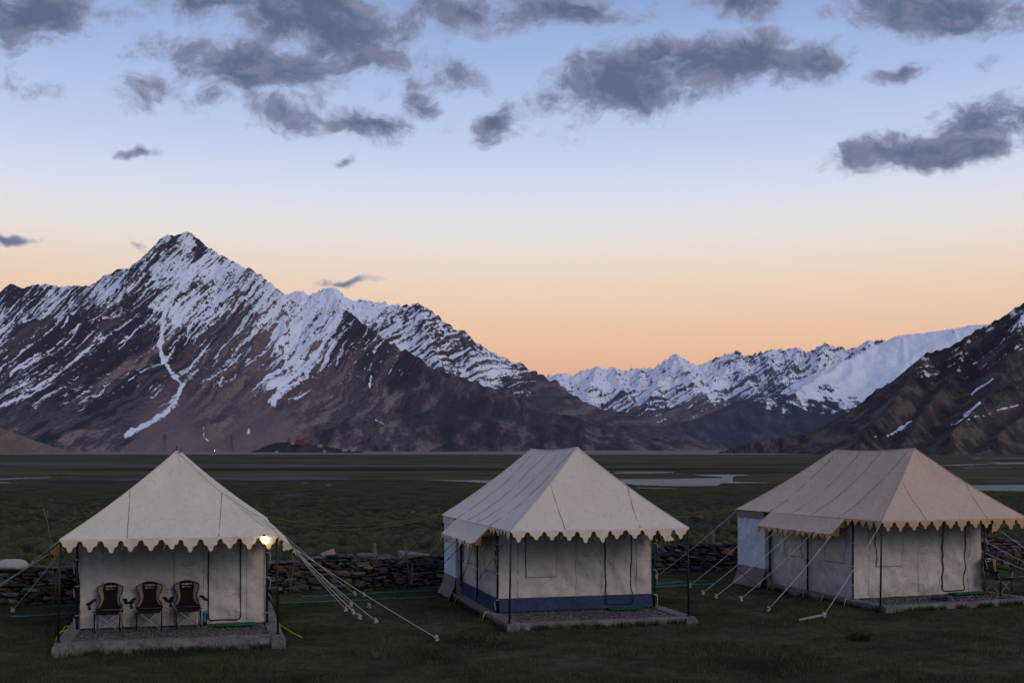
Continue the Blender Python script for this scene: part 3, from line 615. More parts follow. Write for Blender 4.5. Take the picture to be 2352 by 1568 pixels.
# ================================================================== canvas, rope and metal materials
def fabric(name, c1, c2, back=None, weave=900.0, stain=None, crease=0.0):
    m, N, b = new_mat(name)
    P = N.new('ShaderNodeTexCoord').outputs['Object']
    n0 = N.noise(P, 1.3, 5, 0.6); n1 = N.noise(P, 9.0, 5, 0.65); n2 = N.noise(P, 160.0, 2, 0.6)
    c = N.mix(N.smooth(n0, 0.3, 0.7), c1, c2)
    c = N.mix(N.m('MULTIPLY', N.smooth(n1, 0.5, 0.75), 0.22), c, tuple(x * 0.62 for x in c1))
    c = N.mix(N.m('MULTIPLY', N.smooth(n2, 0.45, 0.7), 0.12), c, tuple(x * 0.5 for x in c1))
    if stain is not None:
        z = N.sep(P)[2]
        k = N.m('MULTIPLY', N.smooth(N.m('ADD', z, N.m('MULTIPLY', N.m('SUBTRACT', n1, 0.5), 0.9)), 0.5, -0.05), N.smooth(n0, 0.3, 0.6))
        c = N.mix(N.m('MULTIPLY', k, 0.7), c, stain)
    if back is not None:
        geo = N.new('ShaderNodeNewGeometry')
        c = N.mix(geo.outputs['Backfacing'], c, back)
    if crease > 0:                                                   # fold shading painted into the colour as dark lines, plus dirt blotches
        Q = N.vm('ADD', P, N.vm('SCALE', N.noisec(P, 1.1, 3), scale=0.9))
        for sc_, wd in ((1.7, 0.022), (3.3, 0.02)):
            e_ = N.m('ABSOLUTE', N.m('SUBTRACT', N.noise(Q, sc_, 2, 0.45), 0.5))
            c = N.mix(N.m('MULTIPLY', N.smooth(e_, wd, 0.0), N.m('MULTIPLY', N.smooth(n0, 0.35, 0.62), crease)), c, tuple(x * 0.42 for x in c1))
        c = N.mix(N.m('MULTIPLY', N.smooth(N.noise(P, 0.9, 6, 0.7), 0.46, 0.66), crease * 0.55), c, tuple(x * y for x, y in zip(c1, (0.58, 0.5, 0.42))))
    N.l.new(c, b.inputs['Base Color'])
    b.inputs['Roughness'].default_value = 0.95; b.inputs['Specular IOR Level'].default_value = 0.1
    bp = N.new('ShaderNodeBump'); bp.inputs['Strength'].default_value = 0.5; bp.inputs['Distance'].default_value = 0.03
    rn = N.new('ShaderNodeTexNoise'); N.l.new(N.vm('ADD', P, N.vm('SCALE', N.noisec(P, 2.2, 3), scale=0.5)), rn.inputs['Vector'])
    rn.inputs['Scale'].default_value = 5.0; rn.inputs['Detail'].default_value = 5
    try: rn.noise_type = 'RIDGED_MULTIFRACTAL'
    except Exception: pass
    N.l.new(rn.outputs['Fac'], bp.inputs['Height']); bp.inputs['Strength'].default_value = 1.0
    N.l.new(bp.outputs[0], b.inputs['Normal'])
    return m
def plain(name, c, rough=0.7, metal=0.0, var=0.3, scale=8.0, spec=0.3):
    m, N, b = new_mat(name)
    P = N.new('ShaderNodeTexCoord').outputs['Object']
    N.l.new(N.mix(N.m('MULTIPLY', N.smooth(N.noise(P, scale, 5, 0.6), 0.35, 0.7), var), c, tuple(x * 0.35 for x in c)), b.inputs['Base Color'])
    b.inputs['Roughness'].default_value = rough; b.inputs['Metallic'].default_value = metal; b.inputs['Specular IOR Level'].default_value = spec
    return m
M = {}
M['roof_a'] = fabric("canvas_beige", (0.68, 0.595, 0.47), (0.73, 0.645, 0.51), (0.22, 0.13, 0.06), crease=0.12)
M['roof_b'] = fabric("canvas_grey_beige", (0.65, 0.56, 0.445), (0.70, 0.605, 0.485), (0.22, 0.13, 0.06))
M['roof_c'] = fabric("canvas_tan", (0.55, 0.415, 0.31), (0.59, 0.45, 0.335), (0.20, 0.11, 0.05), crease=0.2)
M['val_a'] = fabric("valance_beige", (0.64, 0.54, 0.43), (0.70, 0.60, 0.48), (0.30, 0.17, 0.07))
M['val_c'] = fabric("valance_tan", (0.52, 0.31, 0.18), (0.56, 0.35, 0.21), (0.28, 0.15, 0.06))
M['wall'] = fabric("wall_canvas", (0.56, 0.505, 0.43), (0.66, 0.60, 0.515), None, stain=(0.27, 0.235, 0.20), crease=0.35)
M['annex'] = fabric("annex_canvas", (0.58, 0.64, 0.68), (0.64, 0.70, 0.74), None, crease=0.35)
M['skirt'] = fabric("brown_skirt", (0.20, 0.165, 0.14), (0.25, 0.205, 0.175), None)
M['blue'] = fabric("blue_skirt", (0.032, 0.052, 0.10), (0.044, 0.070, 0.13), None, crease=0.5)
M['trim'] = plain("yellow_trim", (0.58, 0.36, 0.04), 0.8)
M['zip'] = plain("black_zip", (0.012, 0.012, 0.014), 0.7)
M['seam'] = plain("seam_thread", (0.16, 0.14, 0.125), 0.9)
M['pole'] = plain("painted_pole", (0.022, 0.024, 0.030), 0.45, 0.3)
M['rope'] = plain("white_rope", (0.46, 0.43, 0.40), 0.95, var=0.35, scale=60)
M['blackrope'] = plain("black_rope", (0.016, 0.016, 0.018), 0.9)
M['yellow'] = plain("yellow_cable", (0.22, 0.13, 0.025), 0.8)
M['hose'] = plain("green_hose", (0.016, 0.19, 0.145), 0.5)
M['strap'] = plain("lime_strap", (0.34, 0.44, 0.08), 0.8)
M['steel'] = plain("steel_tube", (0.30, 0.30, 0.32), 0.4, 0.2)
M['black_fab'] = fabric("black_fabric", (0.014, 0.011, 0.012), (0.020, 0.015, 0.016))
M['tan_fab'] = fabric("tan_fabric", (0.24, 0.165, 0.085), (0.28, 0.195, 0.10))
M['white_print'] = plain("white_print", (0.60, 0.60, 0.60), 0.8, var=0.1)
M['mat'] = plain("green_mat", (0.010, 0.125, 0.038), 0.95, scale=40)
def concrete():
    m, N, b = new_mat("rough_concrete")
    P = N.new('ShaderNodeTexCoord').outputs['Object']
    n0 = N.noise(P, 1.6, 6, 0.65); n1 = N.noise(P, 11.0, 6, 0.7); n2 = N.noise(P, 60.0, 3, 0.6)
    c = N.ramp(n0, [(0.28, (0.10, 0.09, 0.082)), (0.5, (0.19, 0.172, 0.16)), (0.72, (0.26, 0.235, 0.22))])
    c = N.mix(N.m('MULTIPLY', N.smooth(n1, 0.48, 0.66), 0.65), c, (0.06, 0.054, 0.05))
    c = N.mix(N.m('MULTIPLY', N.smooth(n2, 0.5, 0.8), 0.4), c, (0.32, 0.30, 0.28))
    N.l.new(c, b.inputs['Base Color'])
    bp = N.new('ShaderNodeBump'); bp.inputs['Strength'].default_value = 0.9; bp.inputs['Distance'].default_value = 0.03
    N.l.new(N.m('ADD', n1, N.m('MULTIPLY', n2, 0.5)), bp.inputs['Height']); N.l.new(bp.outputs[0], b.inputs['Normal'])
    return m
M['concrete'] = concrete()
M['pebble'] = plain("pebble", (0.24, 0.22, 0.22), 0.8, var=0.8, scale=14)
M['pebble2'] = plain("dark_pebble", (0.09, 0.078, 0.08), 0.8, var=0.7, scale=14)

# ------------------------------------------------------------------ shape helpers
def tube_mesh(paths, r, sides=6, taper=None, cap=True):
    """tubes along one or more point lists; returns a mesh"""
    V, F = [], []
    for pts in paths:
        pts = [Vector(p) for p in pts]; n = len(pts); base = len(V); up = Vector((0, 0, 1))
        for i, p in enumerate(pts):
            t = (pts[min(i + 1, n - 1)] - pts[max(i - 1, 0)]).normalized()
            a = t.cross(up if abs(t.z) < 0.95 else Vector((1, 0, 0))).normalized(); b = t.cross(a).normalized()
            rr = r if taper is None else r * (1 + (taper - 1) * i / max(n - 1, 1))
            for k in range(sides):
                an = 2 * math.pi * k / sides
                V.append(p + a * math.cos(an) * rr + b * math.sin(an) * rr)
        for i in range(n - 1):
            for k in range(sides):
                k2 = (k + 1) % sides
                F.append((base + i * sides + k, base + i * sides + k2, base + (i + 1) * sides + k2, base + (i + 1) * sides + k))
        if cap:
            F.append(tuple(base + k for k in range(sides))[::-1]); F.append(tuple(base + (n - 1) * sides + k for k in range(sides)))
    me = bpy.data.meshes.new("tube"); me.from_pydata(V, [], F); me.update()
    return me
def tube(name, pts, r, mat, parent, sides=6, smooth=True, taper=None):
    return link(name, tube_mesh([pts], r, sides, taper), mat, parent, smooth)
def box_mesh(lo, hi, bev=0.0, rough=0.0, cuts=0, seed=0):
    bm = bmesh.new()
    bmesh.ops.create_cube(bm, size=1.0)
    for v in bm.verts:
        v.co = Vector([lo[i] + (v.co[i] + 0.5) * (hi[i] - lo[i]) for i in range(3)])
    if cuts: bmesh.ops.subdivide_edges(bm, edges=list(bm.edges), cuts=cuts, use_grid_fill=True)
    elif bev > 0: bmesh.ops.bevel(bm, geom=list(bm.edges), offset=bev, segments=2, affect='EDGES')
    if rough > 0:
        rs = random.Random(seed)
        for v in bm.verts: v.co += Vector((rs.uniform(-1, 1), rs.uniform(-1, 1), rs.uniform(-1, 1))) * rough
    me = bpy.data.meshes.new("box"); bm.to_mesh(me); bm.free(); return me
class Surf:
    """the shape of a canvas panel, so that flaps, seams and zips can lie on it"""
    def __init__(self, p00, p10, p11, p01, sag=0.0, wr=0.0, seed=0, wl=(0.5, 0.5)):
        self.c = [np.array(p, float) for p in (p00, p10, p11, p01)]; p00, p10, p11, p01 = self.c
        n = np.cross(p10 - p00 + p11 - p01, p01 - p00 + p11 - p10); self.n = n / np.linalg.norm(n)
        self.Lu = np.linalg.norm(p10 - p00 + p11 - p01) / 2; self.Lv = np.linalg.norm(p01 - p00 + p11 - p10) / 2
        self.sag, self.wr, self.seed, self.wl = sag, wr, seed, wl
    def at(self, S, T, off=0.0):
        S, T = np.asarray(S, float), np.asarray(T, float); p00, p10, p11, p01 = self.c
        Pq = (p00 * ((1 - S) * (1 - T))[..., None] + p10 * (S * (1 - T))[..., None] + p11 * (S * T)[..., None] + p01 * ((1 - S) * T)[..., None])
        Lu, Lv = self.Lu, self.Lv
        edge = np.clip(np.minimum(np.minimum(S, 1 - S) * Lu, np.minimum(T, 1 - T) * Lv) / 0.25, 0, 1)
        d = -self.sag * 4 * S * (1 - S) * 4 * T * (1 - T)
        if self.wr > 0:
            a = S * Lu / self.wl[0]; b = T * Lv / self.wl[1]
            d = d + self.wr * (fbm(a, b, 4, self.seed + 200, 0.6) * 1.3 + 0.9 * (ridged((a + b) * 0.8, (a - b) * 0.45, 3, self.seed + 230) - 0.6)) * (0.15 + 0.85 * edge)
        return Pq + self.n * (d + off)[..., None]
    def path(self, st, off):
        st = np.array(st, float); return [tuple(p) for p in self.at(st[:, 0], st[:, 1], np.full(len(st), off))]
    def patch(self, name, s0, s1, t0, t1, nu, nv, off, mat, parent, wr=0.0, sd=0):
        S, T = np.meshgrid(np.linspace(s0, s1, nu + 1), np.linspace(t0, t1, nv + 1))
        e = np.minimum(np.minimum(S - s0, s1 - S) / (s1 - s0), np.minimum(T - t0, t1 - T) / (t1 - t0)) * 2
        o = off + wr * np.clip(e * 3, 0, 1) * (0.6 + fbm((S * self.Lu) / 0.35, (T * self.Lv) / 0.6, 3, sd))
        return link(name, np_mesh(name, self.at(S, T, o).reshape(-1, 3), grid_faces(nv + 1, nu + 1)), mat, parent, True)
def cloth(name, p00, p10, p11, p01, nu, nv, mat, parent, sag=0.0, wr=0.0, seed=0, wl=(0.5, 0.5), bottom=None, hem=0.0, nrm=None, cat=0.0, rsag=0.0):
    """a canvas panel between four corners: u runs p00->p10, v runs p00->p01; sag pulls the middle down, wr wrinkles it"""
    p00, p10, p11, p01 = (np.array(p, float) for p in (p00, p10, p11, p01))
    s = np.linspace(0, 1, nu + 1); t = np.linspace(0, 1, nv + 1)
    S, T = np.meshgrid(s, t)
    Pq = (p00 * ((1 - S) * (1 - T))[..., None] + p10 * (S * (1 - T))[..., None] + p11 * (S * T)[..., None] + p01 * ((1 - S) * T)[..., None])
    n = np.cross(p10 - p00 + p11 - p01, p01 - p00 + p11 - p10); n = n / np.linalg.norm(n)
    if nrm is not None: n = np.array(nrm, float)
    Lu = np.linalg.norm(p10 - p00 + p11 - p01) / 2; Lv = np.linalg.norm(p01 - p00 + p11 - p10) / 2
    edge = np.clip(np.minimum(np.minimum(S, 1 - S) * Lu, np.minimum(T, 1 - T) * Lv) / 0.25, 0, 1)
    d = -sag * 4 * S * (1 - S) * 4 * T * (1 - T) / 1.0
    if wr > 0:
        a = S * Lu / wl[0]; b = T * Lv / wl[1]
        d = d + wr * (fbm(a, b, 4, seed + 200, 0.6) * 1.3 + 0.9 * (ridged((a + b) * 0.8, (a - b) * 0.45, 3, seed + 230) - 0.6)) * (0.15 + 0.85 * edge)
    Pq = Pq + n * d[..., None]
    if cat > 0: Pq[..., 2] -= cat * 4 * T * (1 - T)
    if rsag > 0: Pq[..., 2] -= rsag * np.sin(np.pi * S) * T
    if hem > 0: Pq[0, :, 2] += hem * fbm(s * Lu / 0.6, s * 0 + seed, 3, seed + 260)
    return link(name, np_mesh(name, Pq.reshape(-1, 3), grid_faces(nv + 1, nu + 1)), mat, parent, True)
SCA = [(0, .030), (.06, .032), (.11, .048), (.145, .085), (.17, .112), (.23, .124), (.30, .130), (.35, .148), (.385, .188), (.43, .214), (.5, .220)]
SCA = SCA + [(1 - t, d) for t, d in SCA[-2::-1]]
def valance(p0, p1, down, out, mat, parent, period=0.36, depth=1.0, seed=0, curl=0.0, trim=True):
    """scalloped strip hanging below the edge p0->p1 with a yellow binding"""
    p0, p1, down, out = Vector(p0), Vector(p1), Vector(down).normalized(), Vector(out).normalized()
    L = (p1 - p0).length; n = max(1, round(L / period)); rs = random.Random(seed)
    top, bot = [], []
    for i in range(n):
        sc_ = rs.uniform(0.78, 1.15) * depth; tw = rs.uniform(-0.05, 0.05)
        for (t, d) in SCA[:-1] if i < n - 1 else SCA:
            k = (i + t) / n; q = p0.lerp(p1, k)
            sway = 0.012 * math.sin(k * L * 5 + seed) + curl * d * math.sin(i * 2.4 + seed + t * 3)
            top.append(q); bot.append(q + down * (d * sc_) + out * (0.012 + (sway + tw * (t - 0.5) * 2 + 0.5 * tw) * (d / 0.2)) + (p1 - p0).normalized() * (tw * 0.35 * d / 0.2))
    V = [tuple(v) for v in top] + [tuple(a.lerp(b, .5) + out * 0.004) for a, b in zip(top, bot)] + [tuple(v) for v in bot]; m = len(top)
    F = [((r + 1) * m + i, (r + 1) * m + i + 1, r * m + i + 1, r * m + i) for r in (0, 1) for i in range(m - 1)]
    me = bpy.data.meshes.new("valance"); me.from_pydata(V, [], F); me.update()
    o = link("valance", me, mat, parent, True)
    if trim: link("trim", tube_mesh([bot], 0.0065, 5), M['trim'], o, True)
    return o

class Frame:
    def __init__(self, origin, ang):
        self.o = Vector(origin); self.a = ang
        self.M = Matrix.Translation(self.o) @ Matrix.Rotation(ang, 4, 'Z')
        self.inv = self.M.inverted()
    def loc(self, p): return self.inv @ Vector(p)
    def wld(self, p): return self.M @ Vector(p)

PLZ = 0.25
def stake(parent, p, dirn, rope_mat, seed):
    rs = random.Random(seed)
    d = Vector((dirn[0], dirn[1], 0)).normalized()
    tube("peg", [p + Vector((0, 0, -0.15)) - d * 0.05, p + Vector((0, 0, 0.12)) + d * 0.05], 0.014, M['pole'], parent, 6)
    pts = []
    for k in range(46):                                            # a lump of wound rope
        a = k * 0.95; r = 0.036 + 0.022 * math.sin(k * 1.7 + seed)
        pts.append(p + Vector((math.cos(a) * r, math.sin(a) * r * 0.8, 0.04 + 0.0022 * k + 0.02 * math.sin(k * 0.9))))
    link("knot", tube_mesh([pts], 0.012, 5), rope_mat, parent, True)
def guy(root, fr, p0, p1, rope_mat, seed, r=0.0085, end=True):
    """guy rope from the canvas p0 (world) to the ground point p1 (world); part of the tent"""
    p0, p1 = Vector(p0), Vector(p1); n = 14
    e = p1 + Vector((0, 0, 0.09))
    pts = [fr.loc(p0.lerp(e, i / n) - Vector((0, 0, 0.05 * math.sin(math.pi * i / n)))) for i in range(n + 1)]
    o = tube("guy_rope", pts, r, rope_mat, root, 5)
    if end:
        stake(o, fr.loc(p1), fr.loc(p1) - fr.loc(p0), rope_mat if seed % 2 == 0 or rope_mat is M['rope'] else M['rope'], seed)
    # a tensioning knot part way
    q = pts[3]; link("slider", tube_mesh([[q + (pts[4] - q).normalized() * s for s in (-0.03, 0.03)]], r * 2.2, 6), rope_mat, o)
    return o

def make_tent(name, label, origin, ang, W=3.95, Dm=3.92, ver=1.85, ann=1.55, he=2.08, hr=3.95, roof=None, val=None, skirt=None, r0=0.0, r1=4.0, seed=0, windows=True, uoff=0.0):
    fr = Frame(origin, ang)
    root = empty(name, origin, ang, label, "tent", "canvas camp tents along the stone wall")
    rm, vm = M[roof], M[val]
    e0, e1 = -0.20, W + 0.20; c = W / 2 + uoff
    vb = Dm + ann
    FL, FR, BL, BR = (e0, -ver, he), (e1, -ver, he), (e0 - 0.1, vb, he - 0.02), (e1 + 0.1, vb, he - 0.02)
    RF, RB = (c, r0, hr), (c, r1, hr - 0.03)
    # --- roof canvas
    rf = cloth("roof_panel", FL, FR, RF, RF, 26, 22, rm, root, 0.05, 0.03, seed + 1, (1.0, 0.8), cat=0.075)
    rl = cloth("roof_panel", BL, FL, RF, RB, 34, 22, rm, root, 0.07, 0.04, seed + 2, (0.6, 1.3), cat=0.075, rsag=0.06)
    rr = cloth("roof_panel", FR, BR, RB, RF, 34, 22, rm, root, 0.07, 0.04, seed + 3, (0.6, 1.3), cat=0.075, rsag=0.06)
    rb = cloth("roof_panel", BR, BL, RB, RB, 20, 16, rm, root, 0.03, 0.018, seed + 4, (1.0, 1.0), cat=0.075)
    def on(p, q, a): return Vector(p).lerp(Vector(q), a)
    def seam_on(par, A, B_, nn=10, sag=0.05):
        A, B_ = Vector(A), Vector(B_)
        nrm = Vector((0, 0, 1))
        pts = [A.lerp(B_, i / nn) for i in range(nn + 1)]
        # lay it on the sagging canvas
        me_ = par.data; co = np.empty(len(me_.vertices) * 3, np.float32); me_.vertices.foreach_get("co", co); co = co.reshape(-1, 3)
        out = []
        for p in pts:
            dd = (co[:, 0] - p.x) ** 2 + (co[:, 1] - p.y) ** 2
            idx = np.argsort(dd)[:4]; w = 1 / (dd[idx] + 1e-4); z = float((co[idx, 2] * w).sum() / w.sum())
            out.append(Vector((p.x, p.y, z + 0.006)))
        tube("seam", out, 0.0055, M['seam'], par, 4)
    for a, b_, tgt in ((0.30, 0.24, 0), (0.72, 0.24, 1)):
        seam_on(rf, on(FL, FR, a), on(FR, RF, 0.54) if tgt else on(FL, RF, 0.58))
    for a in (0.26, 0.43, 0.57, 0.73):
        seam_on(rl, on(FL, BL, a), on(RF, RB, min(1, max(0, (a * (ver + vb) - ver - r0) / (r1 - r0)))))
    for a in (0.25, 0.45, 0.65):
        seam_on(rr, on(FR, BR, a), on(RF, RB, min(1, max(0, (a * (ver + vb) - ver - r0) / (r1 - r0)))))
    # hip bindings and ridge
    for A, B_ in ((FL, RF), (FR, RF), (BL, RB), (BR, RB)):
        tube("hip_binding", [on(A, B_, i / 10) + Vector((0, 0, 0.004 - 0.075 * 4 * (i / 10) * (1 - i / 10))) for i in range(11)], 0.012, rm, root, 6)
    tube("ridge_binding", [on(RF, RB, i / 8) - Vector((0, 0, 0.06 * math.sin(math.pi * i / 8))) for i in range(9)], 0.018, rm, root, 6)
    for q in (RF, RB):
        q = Vector(q)
        fin = tube("finial", [q + Vector((0, 0, -0.06)), q + Vector((0, 0, 0.03)), q + Vector((0, 0, 0.11))], 0.014, M['pole'], root, 6)
        link("cap", tube_mesh([[q + Vector((0, 0, -0.03)), q + Vector((0, 0, 0.012))]], 0.05, 10, 0.5), vm, fin, True)
        tube("centre_pole", [(q.x, max(q.y, 0.3) if q.y < 2 else q.y - 0.3, 0), (q.x, q.y + (0.06 if q.y < 2 else -0.06), q.z - 0.12)], 0.03, M['pole'], root, 8)
    # --- valances on the veranda
    valance(FL, FR, (0, 0, -1), (0, -1, 0), vm, root, 0.39, 1.2, seed)
    valance((e0 - 0.03, 0.0, he), FL, (0, 0, -1), (-1, 0, 0), vm, root, 0.31, 0.95, seed + 1)
    valance(FR, (e1 + 0.03, 0.0, he), (0, 0, -1), (1, 0, 0), vm, root, 0.31, 0.95, seed + 2)
    # --- side awnings over the room
    for sgn, ue in ((-1, e0), (1, e1)):
        ux = ue + sgn * 0.44
        A0, A1 = (ue, 0.02, he - 0.005), (ue + sgn * 0.06, 3.55, he - 0.005); B0, B1 = (ux, 0.05, he - 0.42), (ux + sgn * 0.02, 3.65, he - 0.40)
        pts4 = (B1, B0, A0, A1) if sgn < 0 else (B0, B1, A1, A0)
        aw = cloth("side_awning", *pts4, 26, 8, rm, root, 0.035, 0.022, seed + 6 + sgn, (0.35, 1.1))
        if sgn < 0: valance(B1, B0, (0.0, 0, -1), (-1, 0, 0), vm, aw, 0.27, 0.82, seed + 8, 0.25)
        else: valance(B0, B1, (0.0, 0, -1), (1, 0, 0), vm, aw, 0.27, 0.82, seed + 9, 0.25)
        # gusset closing the awning's front end
        fl = valance(A0, B0, (-sgn * 0.75, 0.0, -1), (0, -1, 0), vm, aw, 0.30, 0.85, seed + 11)
        for vv in (0.05, 0.85, 1.7, 2.55, 3.5):
            q = Vector((ux, vv, he - 0.41)); tube("toggle", [q + Vector((-sgn * 0.02, -0.02, 0.01)), q + Vector((sgn * 0.05, 0, -0.025))], 0.012, M['blackrope'], aw, 5)
    # --- walls
    H = he + 0.02
    sk = 0.30 if skirt else 0.0
    def wall(p0, p1, z0, z1, mat, nm="wall_panel", wr=0.10, sd=0, par=root, nu=26, nv=20, flare=0.0, fdir=(0, 0), wl=(0.45, 0.8), hem=0.0, surf=False):
        p0, p1 = Vector(p0), Vector(p1); fx = Vector((fdir[0], fdir[1], 0)) * flare
        sf = Surf((p0.x + fx.x, p0.y + fx.y, z0), (p1.x + fx.x, p1.y + fx.y, z0), (p1.x, p1.y, z1), (p0.x, p0.y, z1), 0.0, wr, seed + sd, wl)
        o_ = cloth(nm, (p0.x + fx.x, p0.y + fx.y, z0), (p1.x + fx.x, p1.y + fx.y, z0), (p1.x, p1.y, z1), (p0.x, p0.y, z1), nu, nv, mat, par, 0.0, wr, seed + sd, wl, hem=hem)
        return (o_, sf) if surf else o_
    wf, sf_ = wall((0, 0, 0), (W, 0, 0), sk, H, M['wall'], sd=20, nu=60, nv=34, hem=0.01, surf=True)
    tz = lambda z: (z - sk) / (H - sk)
    if skirt:
        for p0, p1, sd in (((0, 0, 0), (W, 0, 0), 31), ((0, Dm, 0), (0, 0, 0), 32), ((W, 0, 0), (W, Dm, 0), 33)):
            d = (Vector(p1) - Vector(p0)).normalized(); o_ = Vector((d.y, -d.x))
            wall(Vector(p0) + Vector((o_.x, o_.y, 0)) * 0.045, Vector(p1) + Vector((o_.x, o_.y, 0)) * 0.045, 0.005, sk + 0.03, M['blue'], "skirt", 0.045, sd, nu=44, nv=8, flare=0.05, fdir=(o_.x, o_.y), wl=(0.35, 0.3))
    for x in (0.12, 0.5, 0.66, 0.9):
        tube("seam", sf_.path([(x, 0.03 + 0.95 * i / 24) for i in range(25)], 0.004), 0.0045, M['seam'], wf, 4)
    # door flap with its black zip
    q0, q1 = 0.688, 0.865; b0 = max(0.04, tz(0.09)) if not skirt else -0.11
    df = sf_.patch("door_flap", q0, q1, max(b0, 0.01), 0.985, 16, 26, 0.014, M['wall'], root, 0.03, seed + 41)
    k_ = 0.025
    tl = [(q0, 0.985 - (0.985 - b0 - 0.035) * i / 22) for i in range(23)]; tr = [(q1, b0 + 0.035 + (0.985 - b0 - 0.035) * i / 22) for i in range(23)]
    st_ = tl + [(q0 + 0.004, b0 + 0.012), (q0 + 0.016, b0)] + [(q0 + 0.016 + (q1 - q0 - 0.032) * i / 8, b0) for i in range(1, 8)] + [(q1 - 0.016, b0), (q1 - 0.004, b0 + 0.012)] + tr
    zp = sf_.path(st_, 0.03)
    if skirt: zp = [(x, min(y, -0.105) if z < sk + 0.08 else y, z) for x, y, z in zp]
    tube("zip", zp, 0.0125, M['zip'], df, 6)
    def window(par, sf, s0, s1, t0, t1, heavy=True, sd=0):
        w_ = sf.patch("window_flap", s0, s1, t0, t1, 10, 14, 0.012, M['wall'], par, 0.012, seed + sd)
        tube("edge_binding", sf.path([(s0, t1 + (t0 - t1) * i / 14) for i in range(15)], 0.02), 0.008 if heavy else 0.005, M['zip'] if heavy else M['seam'], w_, 4)
        tube("edge_binding", sf.path([(s0 + (s1 - s0) * i / 10, t0) for i in range(11)], 0.02), 0.006, M['seam'], w_, 4)
        tube("edge_binding", sf.path([(s1, t1 + (t0 - t1) * i / 14) for i in range(15)], 0.018), 0.0035, M['seam'], w_, 4)
    if windows: window(root, sf_, 0.17, 0.37, tz(0.82), 0.95, True, 51)
    else: tube("seam", sf_.path([(0.17 + 0.33 * i / 16, tz(0.80)) for i in range(17)], 0.004), 0.004, M['seam'], wf, 4)
    for k, (v0, v1) in enumerate(((0.0, Dm / 2), (Dm / 2, Dm))):
        _, sl = wall((0, v1, 0), (0, v0, 0), sk, H, M['wall'], sd=22 + k, nu=26, nv=26, hem=0.02, surf=True)
        window(root, sl, 0.35, 0.82, tz(0.9), 0.95, False, 53 + k)
        wall((W, v0, 0), (W, v1, 0), sk, H, M['wall'], sd=26 + k, nu=20, hem=0.02)
    # --- bathroom annex at the back: wider, hung in folds, brown skirt
    aL, aR = -0.22, W + 0.22; z0, z1 = 0.42, he - 0.16
    for p0, p1, sd, fd in (((aL, vb, 0), (aL, Dm, 0), 60, (-1, 0)), ((aL, Dm, 0), (0.05, Dm, 0), 61, (0, -1)), ((W - 0.05, Dm, 0), (aR, Dm, 0), 62, (0, -1)), ((aR, Dm, 0), (aR, vb, 0), 63, (1, 0)), ((aR, vb, 0), (aL, vb, 0), 64, (0, 1))):
        short = abs(p0[0] - p1[0]) < 0.5 and abs(p0[1] - p1[1]) < 0.5
        wall(p0, p1, z0, z1, M['annex'], "annex_wall", 0.012 if short else 0.075, sd, nu=6 if short else 26, nv=18, wl=(0.32, 1.4))
        wall(p0, p1, 0.13, z0 + 0.01, M['skirt'], "annex_skirt", 0.008 if short else 0.03, sd + 5, nu=6 if short else 20, nv=6, flare=0.05, fdir=fd)
        wall(Vector(p0) + Vector((fd[0], fd[1], 0)) * 0.055, Vector(p1) + Vector((fd[0], fd[1], 0)) * 0.055, -0.14, 0.14, M['skirt'], "annex_skirt", 0.008 if short else 0.03, sd + 10, nu=6 if short else 20, nv=6, flare=0.14, fdir=fd, hem=0.02)
        q0 = Vector(p0) + Vector((fd[0], fd[1], 0)) * 0.03; q1 = Vector(p1) + Vector((fd[0], fd[1], 0)) * 0.03
        wall(q0, q1, he - 0.24, he - 0.02, M['skirt'] if roof == 'roof_c' else vm, "annex_valance", 0.006 if short else 0.02, sd + 15, nu=6 if short else 20, nv=5)
    # --- poles
    for q, tp in (((-0.22, -ver + 0.02), (e0 + 0.02, -ver + 0.03)), ((W + 0.2, -ver + 0.02), (e1 - 0.02, -ver + 0.03))):
        p_ = tube("veranda_pole", [(q[0], q[1], 0.0), (tp[0], tp[1], he - 0.03)], 0.024, M['pole'], root, 8)
        q_ = Vector((q[0], q[1], 0)); link("foot", tube_mesh([[q_, q_ + Vector((0, 0, 0.03))]], 0.05, 8), M['pole'], p_)
    for q in ((-0.05, -0.07), (W + 0.05, -0.07), (-0.07, Dm / 2), (W + 0.05, Dm / 2), (-0.07, Dm - 0.02), (W + 0.05, Dm - 0.02)):
        p_ = tube("wall_pole", [(q[0], q[1], 0.0), (q[0], q[1], he - 0.02)], 0.027, M['pole'], root, 8)
        rs = random.Random(seed * 7 + int(q[0] * 100) + int(q[1] * 10))
        for zz_ in (0.32, 0.95, 1.55):
            z_ = zz_ + rs.uniform(-0.1, 0.1); sx = -1 if q[0] < W / 2 else 1
            ring = [(q[0] + 0.034 * math.cos(a), q[1] + 0.034 * math.sin(a), z_) for a in np.linspace(0, 6.28, 9)]
            tail = [(q[0] + sx * 0.035, q[1] - 0.02, z_), (q[0] + sx * (0.06 + rs.uniform(0, .03)), q[1] - 0.03, z_ - 0.06), (q[0] + sx * 0.055, q[1] - 0.03, z_ - rs.uniform(0.14, 0.34))]
            link("tie", tube_mesh([ring, tail], 0.010, 5), M['rope'], p_, True)
    for k in range(5):                                             # loose tapes under the front edge
        x = 0.2 + k * (W - 0.2) / 4.6; L = 0.15 + 0.09 * ((k * 37 + seed) % 5) / 5
        tube("tape", [(x, -ver + 0.05, he - 0.04), (x + 0.015, -ver + 0.04, he - 0.04 - L * .5), (x - 0.01, -ver + 0.04, he - 0.04 - L)], 0.009, M['rope'], root, 4)
    return root, fr

